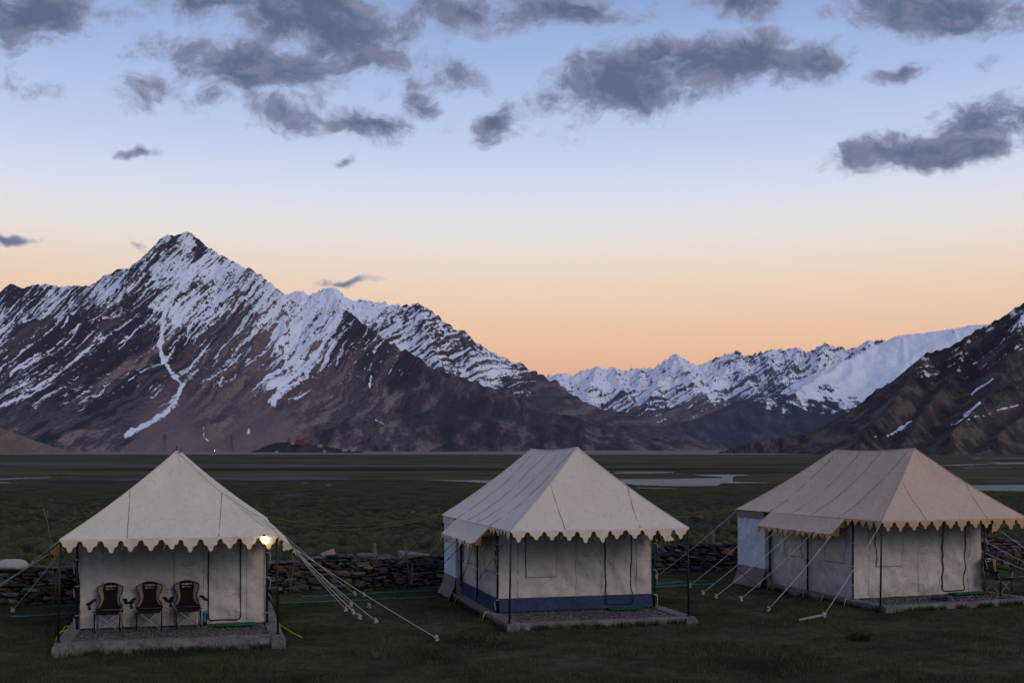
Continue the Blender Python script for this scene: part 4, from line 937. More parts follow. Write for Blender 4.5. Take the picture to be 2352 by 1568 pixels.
def make_plinth(label, origin, ang, W=3.95, ver=1.85, back=5.6, seed=0, drop=0.4, e=(0.30, 0.32), pebble_r=0.016, npeb=1700):
    fr = Frame(origin, ang)
    root = empty("concrete_plinth", origin, ang, label, "plinth", "concrete plinths under the tents")
    u0, u1, v0, v1 = -e[0], W + e[1], -ver - 0.12, back
    def edge_block(nm, lo, hi, sd):
        bm = bmesh.new(); bmesh.ops.create_cube(bm, size=1.0)
        for v in bm.verts: v.co = Vector([lo[i] + (v.co[i] + .5) * (hi[i] - lo[i]) for i in range(3)])
        for ax in (0, 1, 2):
            es = [e_ for e_ in bm.edges if abs((e_.verts[0].co - e_.verts[1].co).normalized()[ax]) > 0.99]
            L = hi[ax] - lo[ax]; k = int(min(60, max(1, L / 0.11)))
            bmesh.ops.subdivide_edges(bm, edges=es, cuts=k, use_grid_fill=True)
        for v in bm.verts:
            c = v.co; x, y, z = c.x + origin[0], c.y + origin[1], c.z
            d = 0.028 * float(fbm(np.array(x * 3.1 + z * 5), np.array(y * 3.1 + sd), 3, sd))
            outward = Vector((1 if c.x > hi[0] - 1e-4 else -1 if c.x < lo[0] + 1e-4 else 0, 1 if c.y > hi[1] - 1e-4 else -1 if c.y < lo[1] + 1e-4 else 0, 0))
            nedge = (abs(c.x - lo[0]) < 1e-4 or abs(c.x - hi[0]) < 1e-4) + (abs(c.y - lo[1]) < 1e-4 or abs(c.y - hi[1]) < 1e-4) + (abs(c.z - hi[2]) < 1e-4)
            v.co = c + outward * d * 1.2 + Vector((0, 0, d * 0.35 if c.z > lo[2] + 1e-4 else 0))
            if nedge >= 2 and c.z > hi[2] - 1e-4: v.co += Vector((-outward.x, -outward.y, -1)) * (0.012 + abs(d) * 0.6)
        me_ = bpy.data.meshes.new(nm); bm.to_mesh(me_); bm.free()
        return link(nm, me_, M['concrete'], root, False)
    cw = 0.26
    edge_block("kerb", (u0, v0, -drop), (u1, v0 + cw, 0.0), seed + 1)
    edge_block("kerb", (u0, v0 + cw + 0.003, -drop), (u0 + cw + 0.06, v1, -0.003), seed + 2)
    edge_block("kerb", (u1 - cw - 0.06, v0 + cw + 0.003, -drop), (u1, v1, -0.003), seed + 3)
    edge_block("slab", (u0 + cw + 0.063, v0 + cw + 0.003, -drop), (u1 - cw - 0.063, v1, -0.03), seed + 4)
    for x in (u0 - 0.02, u1 - 0.27):
        edge_block("corner_block", (x, v0 - 0.09, -drop), (x + 0.30, v0 + 0.22, -0.035 if seed != 1 or x < 0 else -0.05), seed + 5)
    # loose gravel on the veranda floor
    rs = np.random.default_rng(seed + 90)
    ico = np.array([(0, 0, 1), (1, 0, 0), (0, 1, 0), (-1, 0, 0), (0, -1, 0), (0, 0, -1)], float); icf = np.array([(0, 1, 2), (0, 2, 3), (0, 3, 4), (0, 4, 1), (5, 2, 1), (5, 3, 2), (5, 4, 3), (5, 1, 4)])
    for half, mat in ((0, 'pebble'), (1, 'pebble2')):
        n = int(npeb * (0.4 if half == 0 else 1.0))
        cen = np.stack([rs.uniform(u0 + cw + 0.02, u1 - cw - 0.02, n), rs.uniform(v0 + cw - 0.02, 0.05, n), np.full(n, -0.018)], 1)
        sz = rs.uniform(0.5, 1.4, (n, 1, 3)) * pebble_r * np.array([1.2, 1.2, 0.8])
        V = (ico[None] * sz * (1 + 0.25 * rs.standard_normal((n, 6, 1)).clip(-1, 1)) + cen[:, None]).reshape(-1, 3)
        F = (icf[None] + (np.arange(n) * 6)[:, None, None]).reshape(-1, 3)
        tag(link("gravel", np_mesh("gravel", V, F), M[mat], root), kind='stuff')
    return root, fr

def at_plinth(px, py): return G(px, py, PLZ)
T1o, T1a = Vector((-9.45, 25.05, PLZ)), math.radians(14.6)
T2o, T2a = Vector((-0.32, 27.68, PLZ)), math.radians(15.0)
T3o, T3a = Vector((8.99, 30.2, PLZ)), math.radians(19.5)
make_plinth("long low concrete plinth under the leftmost tent with corner blocks", T1o, T1a, seed=1)
make_plinth("low concrete plinth under the blue skirted tent in the middle", T2o, T2a, seed=2)
make_plinth("concrete plinth strewn with coarse pebbles under the tan tent", T3o, T3a, W=4.2, ver=1.45, seed=3, pebble_r=0.030, npeb=1000, e=(0.2, 0.5))
t1, F1 = make_tent("canvas_tent", "beige pyramid roofed tent with lit bulb and three chairs on its veranda", T1o, T1a, roof='roof_a', val='val_a', seed=10, windows=False, hr=3.88, r0=0.05, r1=3.95, uoff=0.05)
t2, F2 = make_tent("canvas_tent", "beige tent with blue skirt along its walls, between the two other tents", T2o, T2a, roof='roof_b', val='val_a', skirt=True, seed=30, hr=3.98, r0=-0.05, r1=4.05)
t3, F3 = make_tent("canvas_tent", "tan tent with orange scalloped valance and a single chair beside it", T3o, T3a, W=4.2, ver=1.45, roof='roof_c', val='val_c', seed=50, hr=3.97, r0=0.15, r1=3.75, he=2.13)
# ================================================================== guy ropes, cables, hoses
def tp(fr, u, v, w): return fr.wld((u, v, w))
def gpt(px, py):
    p = G(px, py, 0.0)
    z = gz(p.x, p.y); p = G(px, py, z); p.z = z
    return p
he = 2.08
# tent with the chairs: right side
for i, (src, dst) in enumerate([((4.15, -1.85, 2.06), (1003, 1474)), ((4.55, 0.05, 1.68), (863, 1433)), ((4.57, 0.85, 1.68), (826, 1424)), ((4.58, 1.7, 1.68), (811, 1412)), ((4.58, 2.55, 1.68), (794, 1406)), ((4.6, 3.5, 1.68), (806, 1395)), ((4.2, 5.4, 2.05), (815, 1370))]):
    guy(t1, F1, tp(F1, *src), gpt(*dst), M['rope'], 100 + i * 2)
for i, (src, dst) in enumerate([((-0.2, -1.85, 2.06), (-120, 1438)), ((-0.6, 0.05, 1.68), (-125, 1418)), ((-0.62, 0.85, 1.68), (-110, 1410)), ((-0.62, 1.7, 1.68), (-90, 1402)), ((-0.63, 3.2, 1.68), (29, 1408))]):
    guy(t1, F1, tp(F1, *src), gpt(*dst), M['rope'], 120 + i * 2)
# middle tent: black ropes
for i, (src, dst) in enumerate([((-0.6, 3.5, 1.68), (848, 1398)), ((-0.6, 2.55, 1.68), (830, 1414)), ((-0.6, 1.7, 1.68), (836, 1428)), ((-0.6, 0.85, 1.68), (872, 1436)), ((-0.6, 0.05, 1.68), (1012, 1478)), ((-0.3, 5.4, 2.05), (836, 1372))]):
    guy(t2, F2, tp(F2, *src), gpt(*dst), M['blackrope'], 141 + i * 2, 0.008, end=(i in (0, 5)))
for i, (src, dst) in enumerate([((4.15, -1.85, 2.06), (1838, 1428)), ((4.57, 0.05, 1.68), (1772, 1410)), ((4.57, 1.2, 1.68), (1702, 1388)), ((4.57, 2.4, 1.68), (1650, 1378)), ((4.57, 3.5, 1.68), (1588, 1353))]):
    guy(t2, F2, tp(F2, *src), gpt(*dst), M['blackrope'], 161 + i * 2, 0.008, end=False)
tube("corner_rope", [F2.loc(tp(F2, -0.2, -1.85, 2.0)), F2.loc(tp(F2, -0.05, 2.0, 0.55))], 0.007, M['blackrope'], t2, 5)
# tan tent: white ropes
for i, (src, dst) in enumerate([((-0.3, 5.4, 2.08), (1507, 1330)), ((-0.6, 3.6, 1.72), (1584, 1351)), ((-0.6, 2.6, 1.72), (1614, 1368)), ((-0.6, 1.8, 1.72), (1644, 1376)), ((-0.6, 0.9, 1.72), (1702, 1382)), ((-0.6, 0.05, 1.72), (1765, 1406)), ((-0.2, -1.45, 2.1), (1893, 1420))]):
    guy(t3, F3, tp(F3, *src), gpt(*dst), M['rope'], 180 + i * 2, 0.009)
for i, (src, dst) in enumerate([((4.4, -1.45, 2.1), (2560, 1400)), ((4.84, 0.05, 1.72), (2520, 1378)), ((4.84, 1.7, 1.72), (2480, 1360)), ((4.84, 3.4, 1.72), (2430, 1345))]):
    guy(t3, F3, tp(F3, *src), gpt(*dst), M['rope'], 200 + i * 2, 0.009)
a_, b_ = gpt(1893, 1420), gpt(1836, 1428)
link("peg_line", tube_mesh([[F3.loc(a_ + Vector((0, 0, .08))), F3.loc(b_ + Vector((0, 0, .04)))], [F3.loc(a_ + Vector((0, 0, .11))), F3.loc(b_ + Vector((0, 0, .07)))]], 0.010, 5), M['rope'], t3)

def cable(name, label, cat, pts, r, mat, group=None, z_sag=0.0, n=24):
    """a thing: one run of cord through world points"""
    out = []
    for (p, q) in zip(pts[:-1], pts[1:]):
        p, q = Vector(p), Vector(q)
        for i in range(n): out.append(p.lerp(q, i / n) - Vector((0, 0, z_sag * 4 * (i / n) * (1 - i / n))))
    out.append(Vector(pts[-1]))
    return tag(link(name, tube_mesh([out], r, 6), mat, None, True), label, cat, group)
for k, dz in enumerate((0.0, -0.10)):
    g = "yellow cables strung between the tents"
    side = "upper" if k == 0 else "lower"
    cable("power_cable", side + " strand of yellow cable running off the left edge from the leftmost tent", "cable", [tp(F1, -0.3, 5.4, 2.12 + dz), AT(-60, 1270 + 8 * k, 31)], 0.006, M['yellow'], g, 0.05)
    cable("power_cable", side + " strand of yellow cable sagging between the left and middle tents", "cable", [tp(F1, 4.2, 5.4, 2.12 + dz), tp(F2, -0.3, 5.45, 2.12 + dz * .3)], 0.006, M['yellow'], g, 0.30 + 0.05 * k)
    cable("power_cable", side + " strand of yellow cable between the middle and right tents", "cable", [tp(F2, 4.2, 5.45, 2.12 + dz), tp(F3, -0.3, 5.4, 2.12 + dz * .3)], 0.006, M['yellow'], g, 0.12 + 0.05 * k)
def ground_line(name, label, cat, pix, r, mat, group):
    pts = []
    for (p, q) in zip(pix[:-1], pix[1:]):
        for i in range(18):
            a = i / 18; w = gpt(p[0] + (q[0] - p[0]) * a, p[1] + (q[1] - p[1]) * a); w.z += r + 0.028 + 0.006 * math.sin(i * 0.5 + p[0]); pts.append(w)
    return tag(link(name, tube_mesh([pts], r, 6), mat, None, True), label, cat, group)
hg = "green water hoses lying in the grass"
ground_line("garden_hose", "green hose on the grass left of the leftmost tent", "hose", [(26, 1420), (90, 1417), (165, 1412), (230, 1409)], 0.019, M['hose'], hg)
ground_line("garden_hose", "short green hose piece close to the stone wall on the left", "hose", [(120, 1395), (180, 1393)], 0.016, M['hose'], hg)
ground_line("garden_hose", "nearer green hose crossing the grass between left and middle tents", "hose", [(640, 1387), (720, 1385), (800, 1382), (930, 1376), (1010, 1373)], 0.016, M['hose'], hg)
ground_line("garden_hose", "farther green hose crossing the grass between left and middle tents", "hose", [(690, 1373), (760, 1371), (840, 1366), (920, 1362), (1000, 1359)], 0.018, M['hose'], hg)
ground_line("garden_hose", "nearer green hose crossing the grass between middle and right tents", "hose", [(1500, 1352), (1560, 1347), (1620, 1345), (1660, 1341)], 0.018, M['hose'], hg)
ground_line("garden_hose", "farther green hose crossing the grass between middle and right tents", "hose", [(1506, 1344), (1560, 1339), (1620, 1335), (1697, 1335)], 0.015, M['hose'], hg)
ground_line("garden_hose", "green hose behind the chair right of the tan tent", "hose", [(2290, 1330), (2330, 1328), (2400, 1324)], 0.015, M['hose'], hg)
# lime straps hanging over the plinth edges
def straps(root, fr, u, vs, sgn):
    for k, v in enumerate(vs):
        x0 = u; pts = [(x0 + 0.1, v, 0.012), (x0 - 0.02, v - 0.03, 0.012), (x0 - 0.06, v - 0.06, -0.06), (x0 - 0.14 - 0.05 * (k % 2), v - 0.12, -0.21)]
        link("strap", tube_mesh([pts], 0.011, 5), M['strap'], root, True)
straps(t2, F2, -0.33, (0.0, 3.1, 3.9), -1); straps(t3, F3, -0.23, (0.0, 1.0, 1.9, 2.8, 3.7), -1); straps(t1, F1, -0.33, (-0.3, 0.4), -1)
link("strap", tube_mesh([[(4.05, -0.1, 0.3), (4.15, -0.35, 0.12), (4.28, -0.6, 0.0), (4.5, -0.9, -0.12), (4.72, -1.05, -0.22)]], 0.010, 5), M['strap'], t1, True)

# ================================================================== bulb at the eave
bp_ = tp(F1, 3.86, -1.90, 2.02)
bulb = empty("light_bulb", bp_, 0, "glowing warm white bulb hanging at the right end of the left tent's eave", "lamp")
bm = bmesh.new(); bmesh.ops.create_uvsphere(bm, u_segments=16, v_segments=12, radius=0.062)
for v in bm.verts:
    if v.co.z > 0: v.co.x *= 1 - v.co.z * 6.5; v.co.y *= 1 - v.co.z * 6.5
me = bpy.data.meshes.new("glass"); bm.to_mesh(me); bm.free()
mb = bpy.data.materials.new("bulb_glow"); mb.use_nodes = True
bb = mb.node_tree.nodes['Principled BSDF']; bb.inputs['Emission Color'].default_value = (1.0, 0.74, 0.34, 1); bb.inputs['Emission Strength'].default_value = 16.0
link("glass", me, mb, bulb, True)
link("socket", tube_mesh([[(0, 0, 0.045), (0, 0, 0.10)]], 0.022, 10), M['zip'], bulb)
link("wire", tube_mesh([[(0, 0, 0.10), (-0.03, 0, 0.07), (-0.075, 0, 0.05), (-0.09, 0, -0.01), (-0.12, 0.01, -0.03)]], 0.006, 5), M['trim'], bulb, True)

# ================================================================== folding chairs
def text_mesh(body, size, mat):
    cu = bpy.data.curves.new("t", 'FONT'); cu.body = body; cu.size = size; cu.align_x = 'CENTER'; cu.extrude = 0.0012
    o = bpy.data.objects.new("t", cu); col.objects.link(o)
    dg = bpy.context.evaluated_depsgraph_get(); me_ = bpy.data.meshes.new_from_object(o.evaluated_get(dg))
    bpy.data.objects.remove(o); bpy.data.curves.remove(cu); me_.materials.clear(); me_.materials.append(mat)
    return me_
TXT = [("OBEL", 0.046, -0.055, 0.0), ("K", 0.064, 0.006, -0.004), ("EMPE", 0.046, 0.068, 0.0), ("INDIANA LX", 0.028, 0.012, -0.052), ("\u25a0", 0.034, -0.072, -0.056)]
TXTM = [(text_mesh(b, s, M['white_print']), x, y) for b, s, x, y in TXT]
def half_w(s):
    """half width of the back as it rises: narrow waist, flared shoulders, rounded top"""
    return float(np.interp(s, [0, .12, .25, .38, .5, .62, .75, .86, .94, 1.0], [.285, .250, .212, .196, .208, .240, .266, .272, .262, .225]))
def make_chair(label, loc, rz, group):
    root = empty("folding_chair", loc, rz, label, "chair", group)
    # faces -y; seat at 0.42..0.46
    def back_pt(s, t):
        y = 0.16 + 0.10 * s; z = 0.44 + 0.56 * s - 0.06 * (t * t) * (1 if s > 0.85 else 0) * (s - 0.85) / 0.15
        return Vector((t * half_w(s), y + 0.035 * (1 - t * t) - 0.03 * abs(t) ** 3, z))
    def strip(t0, t1, mat, nm, off, n=16, mm=6, s0=0.0, s1=1.0):
        V = [back_pt(s0 + (s1 - s0) * i / n, (t0(s0 + (s1 - s0) * i / n)) + ((t1(s0 + (s1 - s0) * i / n)) - (t0(s0 + (s1 - s0) * i / n))) * j / mm) + Vector((0, off, 0)) for i in range(n + 1) for j in range(mm + 1)]
        F = [(i * (mm + 1) + j, i * (mm + 1) + j + 1, (i + 1) * (mm + 1) + j + 1, (i + 1) * (mm + 1) + j) for i in range(n) for j in range(mm)]
        me_ = bpy.data.meshes.new(nm); me_.from_pydata(V, [], F); me_.update()
        o = link(nm, me_, mat, root, True)
        md = o.modifiers.new("s", 'SOLIDIFY'); md.thickness = 0.012; md.offset = -1
        return o
    inner = lambda s: float(np.interp(s, [0, .15, .35, .6, .8, 1.0], [.92, .78, .70, .62, .58, .56]))
    bk = strip(lambda s: -1.0, lambda s: 1.0, M['black_fab'], "backrest", 0.0, 18, 14)
    for sg in (-1, 1):
        side = strip(lambda s: sg * inner(s), lambda s: sg * 0.97, M['tan_fab'], "side_panel", -0.006, 16, 4, 0.05, 0.985)
    edge = [back_pt(i / 18, -1) for i in range(19)] + [back_pt(1, -1 + 2 * j / 10) for j in range(1, 10)] + [back_pt(1 - i / 18, 1) for i in range(19)]
    tube("piping", edge, 0.011, M['black_fab'], bk, 6)
    for me_, x, y in TXTM:
        o = link("lettering", me_, None, bk)
        q = back_pt(0.845, 0.0); o.location = (x, q.y - 0.022 + 0.10 / 0.56 * y, q.z + y); o.rotation_euler = (math.radians(90 - 10), 0, 0)
    # seat: sagging sling
    n = 10; V = []; F = []
    for i in range(n + 1):
        for j in range(n + 1):
            a, b = i / n, j / n; x = (a - 0.5) * (0.56 - 0.03 * b); y = -0.26 + 0.47 * b
            V.append((x, y, 0.445 - 0.04 * math.sin(math.pi * a) * (0.4 + 0.6 * math.sin(math.pi * min(1, b + 0.15))) - 0.015 * b))
    F = [(i * (n + 1) + j, (i + 1) * (n + 1) + j, (i + 1) * (n + 1) + j + 1, i * (n + 1) + j + 1) for i in range(n) for j in range(n)]
    me_ = bpy.data.meshes.new("seat"); me_.from_pydata(V, [], F); me_.update()
    st_ = link("seat", me_, M['black_fab'], root, True); md = st_.modifiers.new("s", 'SOLIDIFY'); md.thickness = 0.018
    link("front_flap", box_mesh((-0.235, -0.275, 0.375), (0.235, -0.258, 0.435), 0.006), M['black_fab'], st_)
    r = 0.0105
    # crossed frames: front, back, sides
    for y in (-0.25, 0.20):
        for sg in (-1, 1):
            tube("crossbar", [(sg * 0.25, y + 0.012 * sg, 0.43), (-sg * 0.25, y + 0.012 * sg, 0.015)], r, M['steel'], root, 6)
    for sg in (-1, 1):
        tube("crossbar", [(sg * 0.255, -0.25, 0.43), (sg * 0.265, 0.22, 0.015)], r, M['steel'], root, 6)
        tube("crossbar", [(sg * 0.265, 0.20, 0.43), (sg * 0.25, -0.26, 0.015)], r, M['steel'], root, 6)
        tube("back_post", [(sg * 0.255, 0.20, 0.02), (sg * 0.25, 0.225, 0.45), (sg * 0.245, 0.29, 0.90)], r, M['steel'], root, 6)
        tube("front_leg", [(sg * 0.255, -0.26, 0.02), (sg * 0.262, -0.265, 0.40)], r * 1.5, M['black_fab'], root, 6)
        ar_ = [(sg * 0.25, -0.24, 0.42), (sg * 0.30, -0.24, 0.50), (sg * 0.335, -0.245, 0.56), (sg * 0.345, -0.24, 0.615)]
        tube("arm_post", ar_, r, M['steel'], root, 6)
        am = box_mesh((-0.045, -0.27, -0.016), (0.045, 0.20, 0.016), 0.012)
        arm = link("armrest", am, M['black_fab'], root, True); arm.location = (sg * 0.345, 0.0, 0.635); arm.rotation_euler = (math.radians(6), math.radians(sg * 6), math.radians(sg * 12))
        for y in (-0.26, 0.21):
            f_ = link("foot", box_mesh((sg * 0.252 - 0.028, y - 0.022, 0.0), (sg * 0.252 + 0.028, y + 0.022, 0.028), 0.008), M['zip'], root)
    # mesh cup holder under the right-hand arm as seen from the front
    ch = link("cup_holder", tube_mesh([[(-0.365, -0.22, 0.49), (-0.362, -0.22, 0.54), (-0.36, -0.22, 0.615)]], 0.034, 10, 1.15), M['zip'], root, True)
    link("rim", tube_mesh([[(-0.36 + 0.055 * math.cos(a), -0.22 + 0.055 * math.sin(a), 0.628) for a in np.linspace(0, 6.283, 13)]], 0.012, 6), M['black_fab'], ch, True)
    return root
def chair_spot(px, py):
    return at_plinth(px, py)
cg = "folding camp chairs on the verandas"
make_chair("leftmost of the three black and tan folding chairs on the left tent's veranda", chair_spot(250, 1447.5), T1a + math.radians(-3), cg)
make_chair("middle one of the three black and tan folding chairs in a row", chair_spot(343, 1443.5), T1a + math.radians(2), cg)
make_chair("black and tan folding chair standing next to the blue bottle", chair_spot(430.5, 1439.5), T1a + math.radians(6), cg)
make_chair("single black and tan folding chair at the right corner of the tan tent", chair_spot(2291, 1362.5), T3a + math.radians(14), cg)

# ---- bottle with blue cap
bl = empty("water_bottle", at_plinth(471, 1433), 0.0, "tall dark bottle with bright blue cap and stripe beside the chairs", "bottle")
M['cap'] = plain("blue_plastic", (0.02, 0.34, 0.52), 0.4); M['dark_plastic'] = plain("dark_bottle", (0.018, 0.022, 0.028), 0.2)
link("body", tube_mesh([[(0, 0, 0.0), (0, 0, 0.02), (0.006, 0, 0.2), (0.012, 0, 0.235)]], 0.045, 14), M['dark_plastic'], bl, True)
cp = link("cap", tube_mesh([[(0.012, 0, 0.236), (0.013, 0, 0.27), (0.013, 0, 0.283)]], 0.048, 14, 0.85), M['cap'], bl, True)
link("loop", tube_mesh([[(0.013 + 0.03 * math.cos(a), 0, 0.285 + 0.018 * math.sin(a)) for a in np.linspace(0, 3.14, 9)]], 0.007, 6), M['cap'], cp, True)
link("stripe", box_mesh((-0.010, -0.052, 0.05), (0.022, -0.040, 0.232), 0.004), M['cap'], bl)

# ---- green door mats
def mat_at(label, fr, u0, u1, v0, v1, rz, z=0.012):
    o = link("door_mat", box_mesh((u0, v0, z), (u1, v1, z + 0.018), 0, 0.004, 6, int(u0 * 100)), M['mat'])
    o.location = fr.o; o.rotation_euler = (0, 0, fr.a + rz)
    return tag(o, label, "mat", "green mats at the tent doors")
mat_at("green mat at the door of the tent with three chairs", F1, 2.88, 3.72, -0.52, -0.10, 0.0)
mat_at("green mat in front of the blue skirted tent's door", F2, 2.72, 3.62, -0.50, -0.10, 0.0)
mat_at("green mat at the foot of the tan tent's door", F3, 3.0, 4.1, -0.42, -0.08, 0.0, 0.03)
tag(link("bicycle_tyre", tube_mesh([[tuple(at_plinth(2159, 1377) + Vector((0.22 * math.cos(a), 0.18 * math.sin(a), 0.03))) for a in np.linspace(0, 6.283, 20)]], 0.022, 6), M['zip'], None, True), "flat black ring lying on the tan tent's pebbles", "ring")
bpy.data.objects["bicycle_tyre"].name = "black_ring"
# ================================================================== dry stone wall
def stone_mat(name, c, c2):
    m, N, b = new_mat(name)
    P = N.new('ShaderNodeTexCoord').outputs['Object']
    oi = N.new('ShaderNodeObjectInfo').outputs['Random']
    n0 = N.noise(P, 3.0, 5, 0.65); n1 = N.noise(P, 22.0, 5, 0.7)
    k = N.mix(N.smooth(n0, 0.3, 0.7), c, c2)
    k = N.mix(N.m('MULTIPLY', N.smooth(n1, 0.5, 0.75), 0.5), k, tuple(x * 0.4 for x in c))
    k = N.mix(N.m('MULTIPLY', oi, 0.5), k, tuple(x * 0.45 for x in c))
    N.l.new(k, b.inputs['Base Color']); b.inputs['Roughness'].default_value = 0.9
    bp = N.new('ShaderNodeBump'); bp.inputs['Strength'].default_value = 0.8; bp.inputs['Distance'].default_value = 0.02
    N.l.new(N.m('ADD', n1, n0), bp.inputs['Height']); N.l.new(bp.outputs[0], b.inputs['Normal'])
    return m
SM = [stone_mat("slate_stone", (0.083, 0.085, 0.097), (0.122, 0.119, 0.126)), stone_mat("dark_stone", (0.040, 0.036, 0.040), (0.072, 0.065, 0.068)),
      stone_mat("grey_stone", (0.122, 0.112, 0.104), (0.173, 0.158, 0.144)), stone_mat("rust_stone", (0.122, 0.061, 0.040), (0.180, 0.101, 0.065)),
      stone_mat("ochre_stone", (0.202, 0.130, 0.072), (0.259, 0.180, 0.108)), stone_mat("maroon_stone", (0.079, 0.042, 0.040), (0.108, 0.061, 0.058))]
SMW = [0.30, 0.33, 0.18, 0.07, 0.04, 0.08]
def rock_mesh(seed, flat=1.0, sub=2, boxy=0.55):
    rs = random.Random(seed); bm = bmesh.new(); bmesh.ops.create_icosphere(bm, subdivisions=sub, radius=1.0)
    planes = [(Vector((rs.gauss(0, 1), rs.gauss(0, 1), rs.gauss(0, 1))).normalized(), rs.uniform(0.55, 0.85)) for _ in range(9)] + \
             [(Vector(d), rs.uniform(0.6, 0.72)) for d in ((1, 0, 0), (-1, 0, 0), (0, 1, 0), (0, -1, 0), (0, 0, 1), (0, 0, -1))]
    for v in bm.verts:
        for n, d in planes:
            k = v.co.dot(n)
            if k > d: v.co -= n * (k - d)
        v.co *= 0.76 / 0.5 * 0.5
    mx = [max(abs(v.co[i]) for v in bm.verts) for i in range(3)]
    for v in bm.verts: v.co = Vector((v.co.x / mx[0] * 0.5, v.co.y / mx[1] * 0.5, v.co.z / mx[2] * 0.5))
    me_ = bpy.data.meshes.new("stone"); bm.to_mesh(me_); bm.free()
    me_.materials.append(SM[0])
    return me_
ROCKS = [rock_mesh(s, sub=1 if s % 3 else 2) for s in range(14)]
wall_root = empty("dry_stone_wall", (0, float(wall_y(0.0)), 0), 0.0, "long low dry stone wall of slate and rust stones behind the tents", "wall")
WINV = Matrix.Translation((0, -float(wall_y(0.0)), 0))
rw = random.Random(5)
stones = []
def wall_top(x): return 0.89 + 0.07 * math.sin(x * 0.9) + 0.05 * math.sin(x * 2.3 + 1)
xs0, xs1 = -17.5, 22.0
z = 0.0; row = 0
while z < 1.12:
    hrow = rw.uniform(0.06, 0.125); x = xs0 + rw.uniform(0, 0.3)
    while x < xs1:
        big = rw.random() < 0.07
        L = rw.uniform(0.13, 0.46) if not big else rw.uniform(0.28, 0.42)
        h = hrow * rw.uniform(0.75, 1.25) if not big else rw.uniform(0.16, 0.26)
        if z + h * 0.4 < wall_top(x) + rw.uniform(-0.05, 0.05):
            y = float(wall_y(x)) + rw.uniform(-0.05, 0.05) + 0.10 * z
            g0 = gz(x, y)
            stones.append((x + L / 2, y, g0 + z + h / 2 - 0.03, L * 1.04, rw.uniform(0.26, 0.42), h * 1.05, rw.gauss(0, 0.06), rw.gauss(0, 0.05), math.atan2(float(wall_y(x + .3) - wall_y(x)), 0.3) + rw.gauss(0, 0.08)))
        x += L + rw.uniform(0.0, 0.025)
    z += hrow * 0.93; row += 1
# coping slabs and loose stones on top
x = xs0
while x < xs1:
    L = rw.uniform(0.18, 0.6); h = rw.uniform(0.04, 0.10)
    y = float(wall_y(x)) + 0.12 + rw.uniform(-0.08, 0.08)
    stones.append((x + L / 2, y, gz(x, y) + wall_top(x) + h / 2 + rw.uniform(-0.02, 0.03), L, rw.uniform(0.3, 0.5), h, rw.gauss(0, 0.07), rw.gauss(0, 0.06), rw.gauss(0.25, 0.2)))
    x += L * rw.uniform(0.8, 1.15)
def visible(s):
    u = CX + s[0] / s[1] * FPX
    return (-20 < u < 178) or (612 < u < 1008) or (1500 < u < 1702) or (2258 < u < 2370)
vis = sorted([s for s in stones if visible(s)], key=lambda s: -s[3] * s[5] / s[1] ** 2)
ones, rest = vis[:300], vis[300:] + [s for s in stones if not visible(s)]
def smat(): return SM[rw.choices(range(6), SMW)[0]]
for s in ones:
    o = link("stone", ROCKS[rw.randrange(14)], None, wall_root)
    o.material_slots[0].link = 'OBJECT'; o.material_slots[0].material = smat()
    o.location = WINV @ Vector(s[:3]); o.scale = (s[3] * 1.06, s[4], s[5] * 1.06); o.rotation_euler = s[6:9]
# smaller and hidden stones, joined by colour
small = [r for r in ROCKS if len(r.vertices) < 60]
rdat = []
for r in small:
    c = np.empty(len(r.vertices) * 3, np.float32); r.vertices.foreach_get("co", c)
    f = np.empty(len(r.polygons) * 3, np.int32); r.polygons.foreach_get("vertices", f); rdat.append((c.reshape(-1, 3), f.reshape(-1, 3)))
bins = [[] for _ in SM]
for s in rest: bins[rw.choices(range(6), SMW)[0]].append(s)
for k, bn in enumerate(bins):
    V, F, off = [], [], 0
    for s in bn:
        c, f = rdat[rw.randrange(len(rdat))]
        R_ = np.array(Matrix.Rotation(s[8], 3, 'Z') @ Matrix.Rotation(s[7], 3, 'Y') @ Matrix.Rotation(s[6], 3, 'X'))
        V.append((c * np.array(s[3:6])) @ R_.T + np.array(WINV @ Vector(s[:3]))); F.append(f + off); off += len(c)
    if V: tag(link("small_stones", np_mesh("small_stones", np.concatenate(V), np.concatenate(F)), SM[k], wall_root), kind='stuff')
# dark rubble filling behind the face
xsn = np.linspace(xs0, xs1, 90); V = []
for x in xsn:
    y = float(wall_y(x)); t_ = wall_top(x) - 0.02; g0 = gz(x, y)
    V += [(x, y + 0.05, g0 - 0.2), (x, y + 0.16, g0 + t_), (x, y + 0.55, g0 + t_), (x, y + 0.62, g0 - 0.2)]
V = np.array(V) + np.array(WINV.translation)
F = [(i * 4 + k, i * 4 + 4 + k, i * 4 + 5 + k, i * 4 + 1 + k) for i in range(len(xsn) - 1) for k in range(3)]
tag(link("rubble_core", np_mesh("rubble_core", V, np.array(F)), SM[1], wall_root))

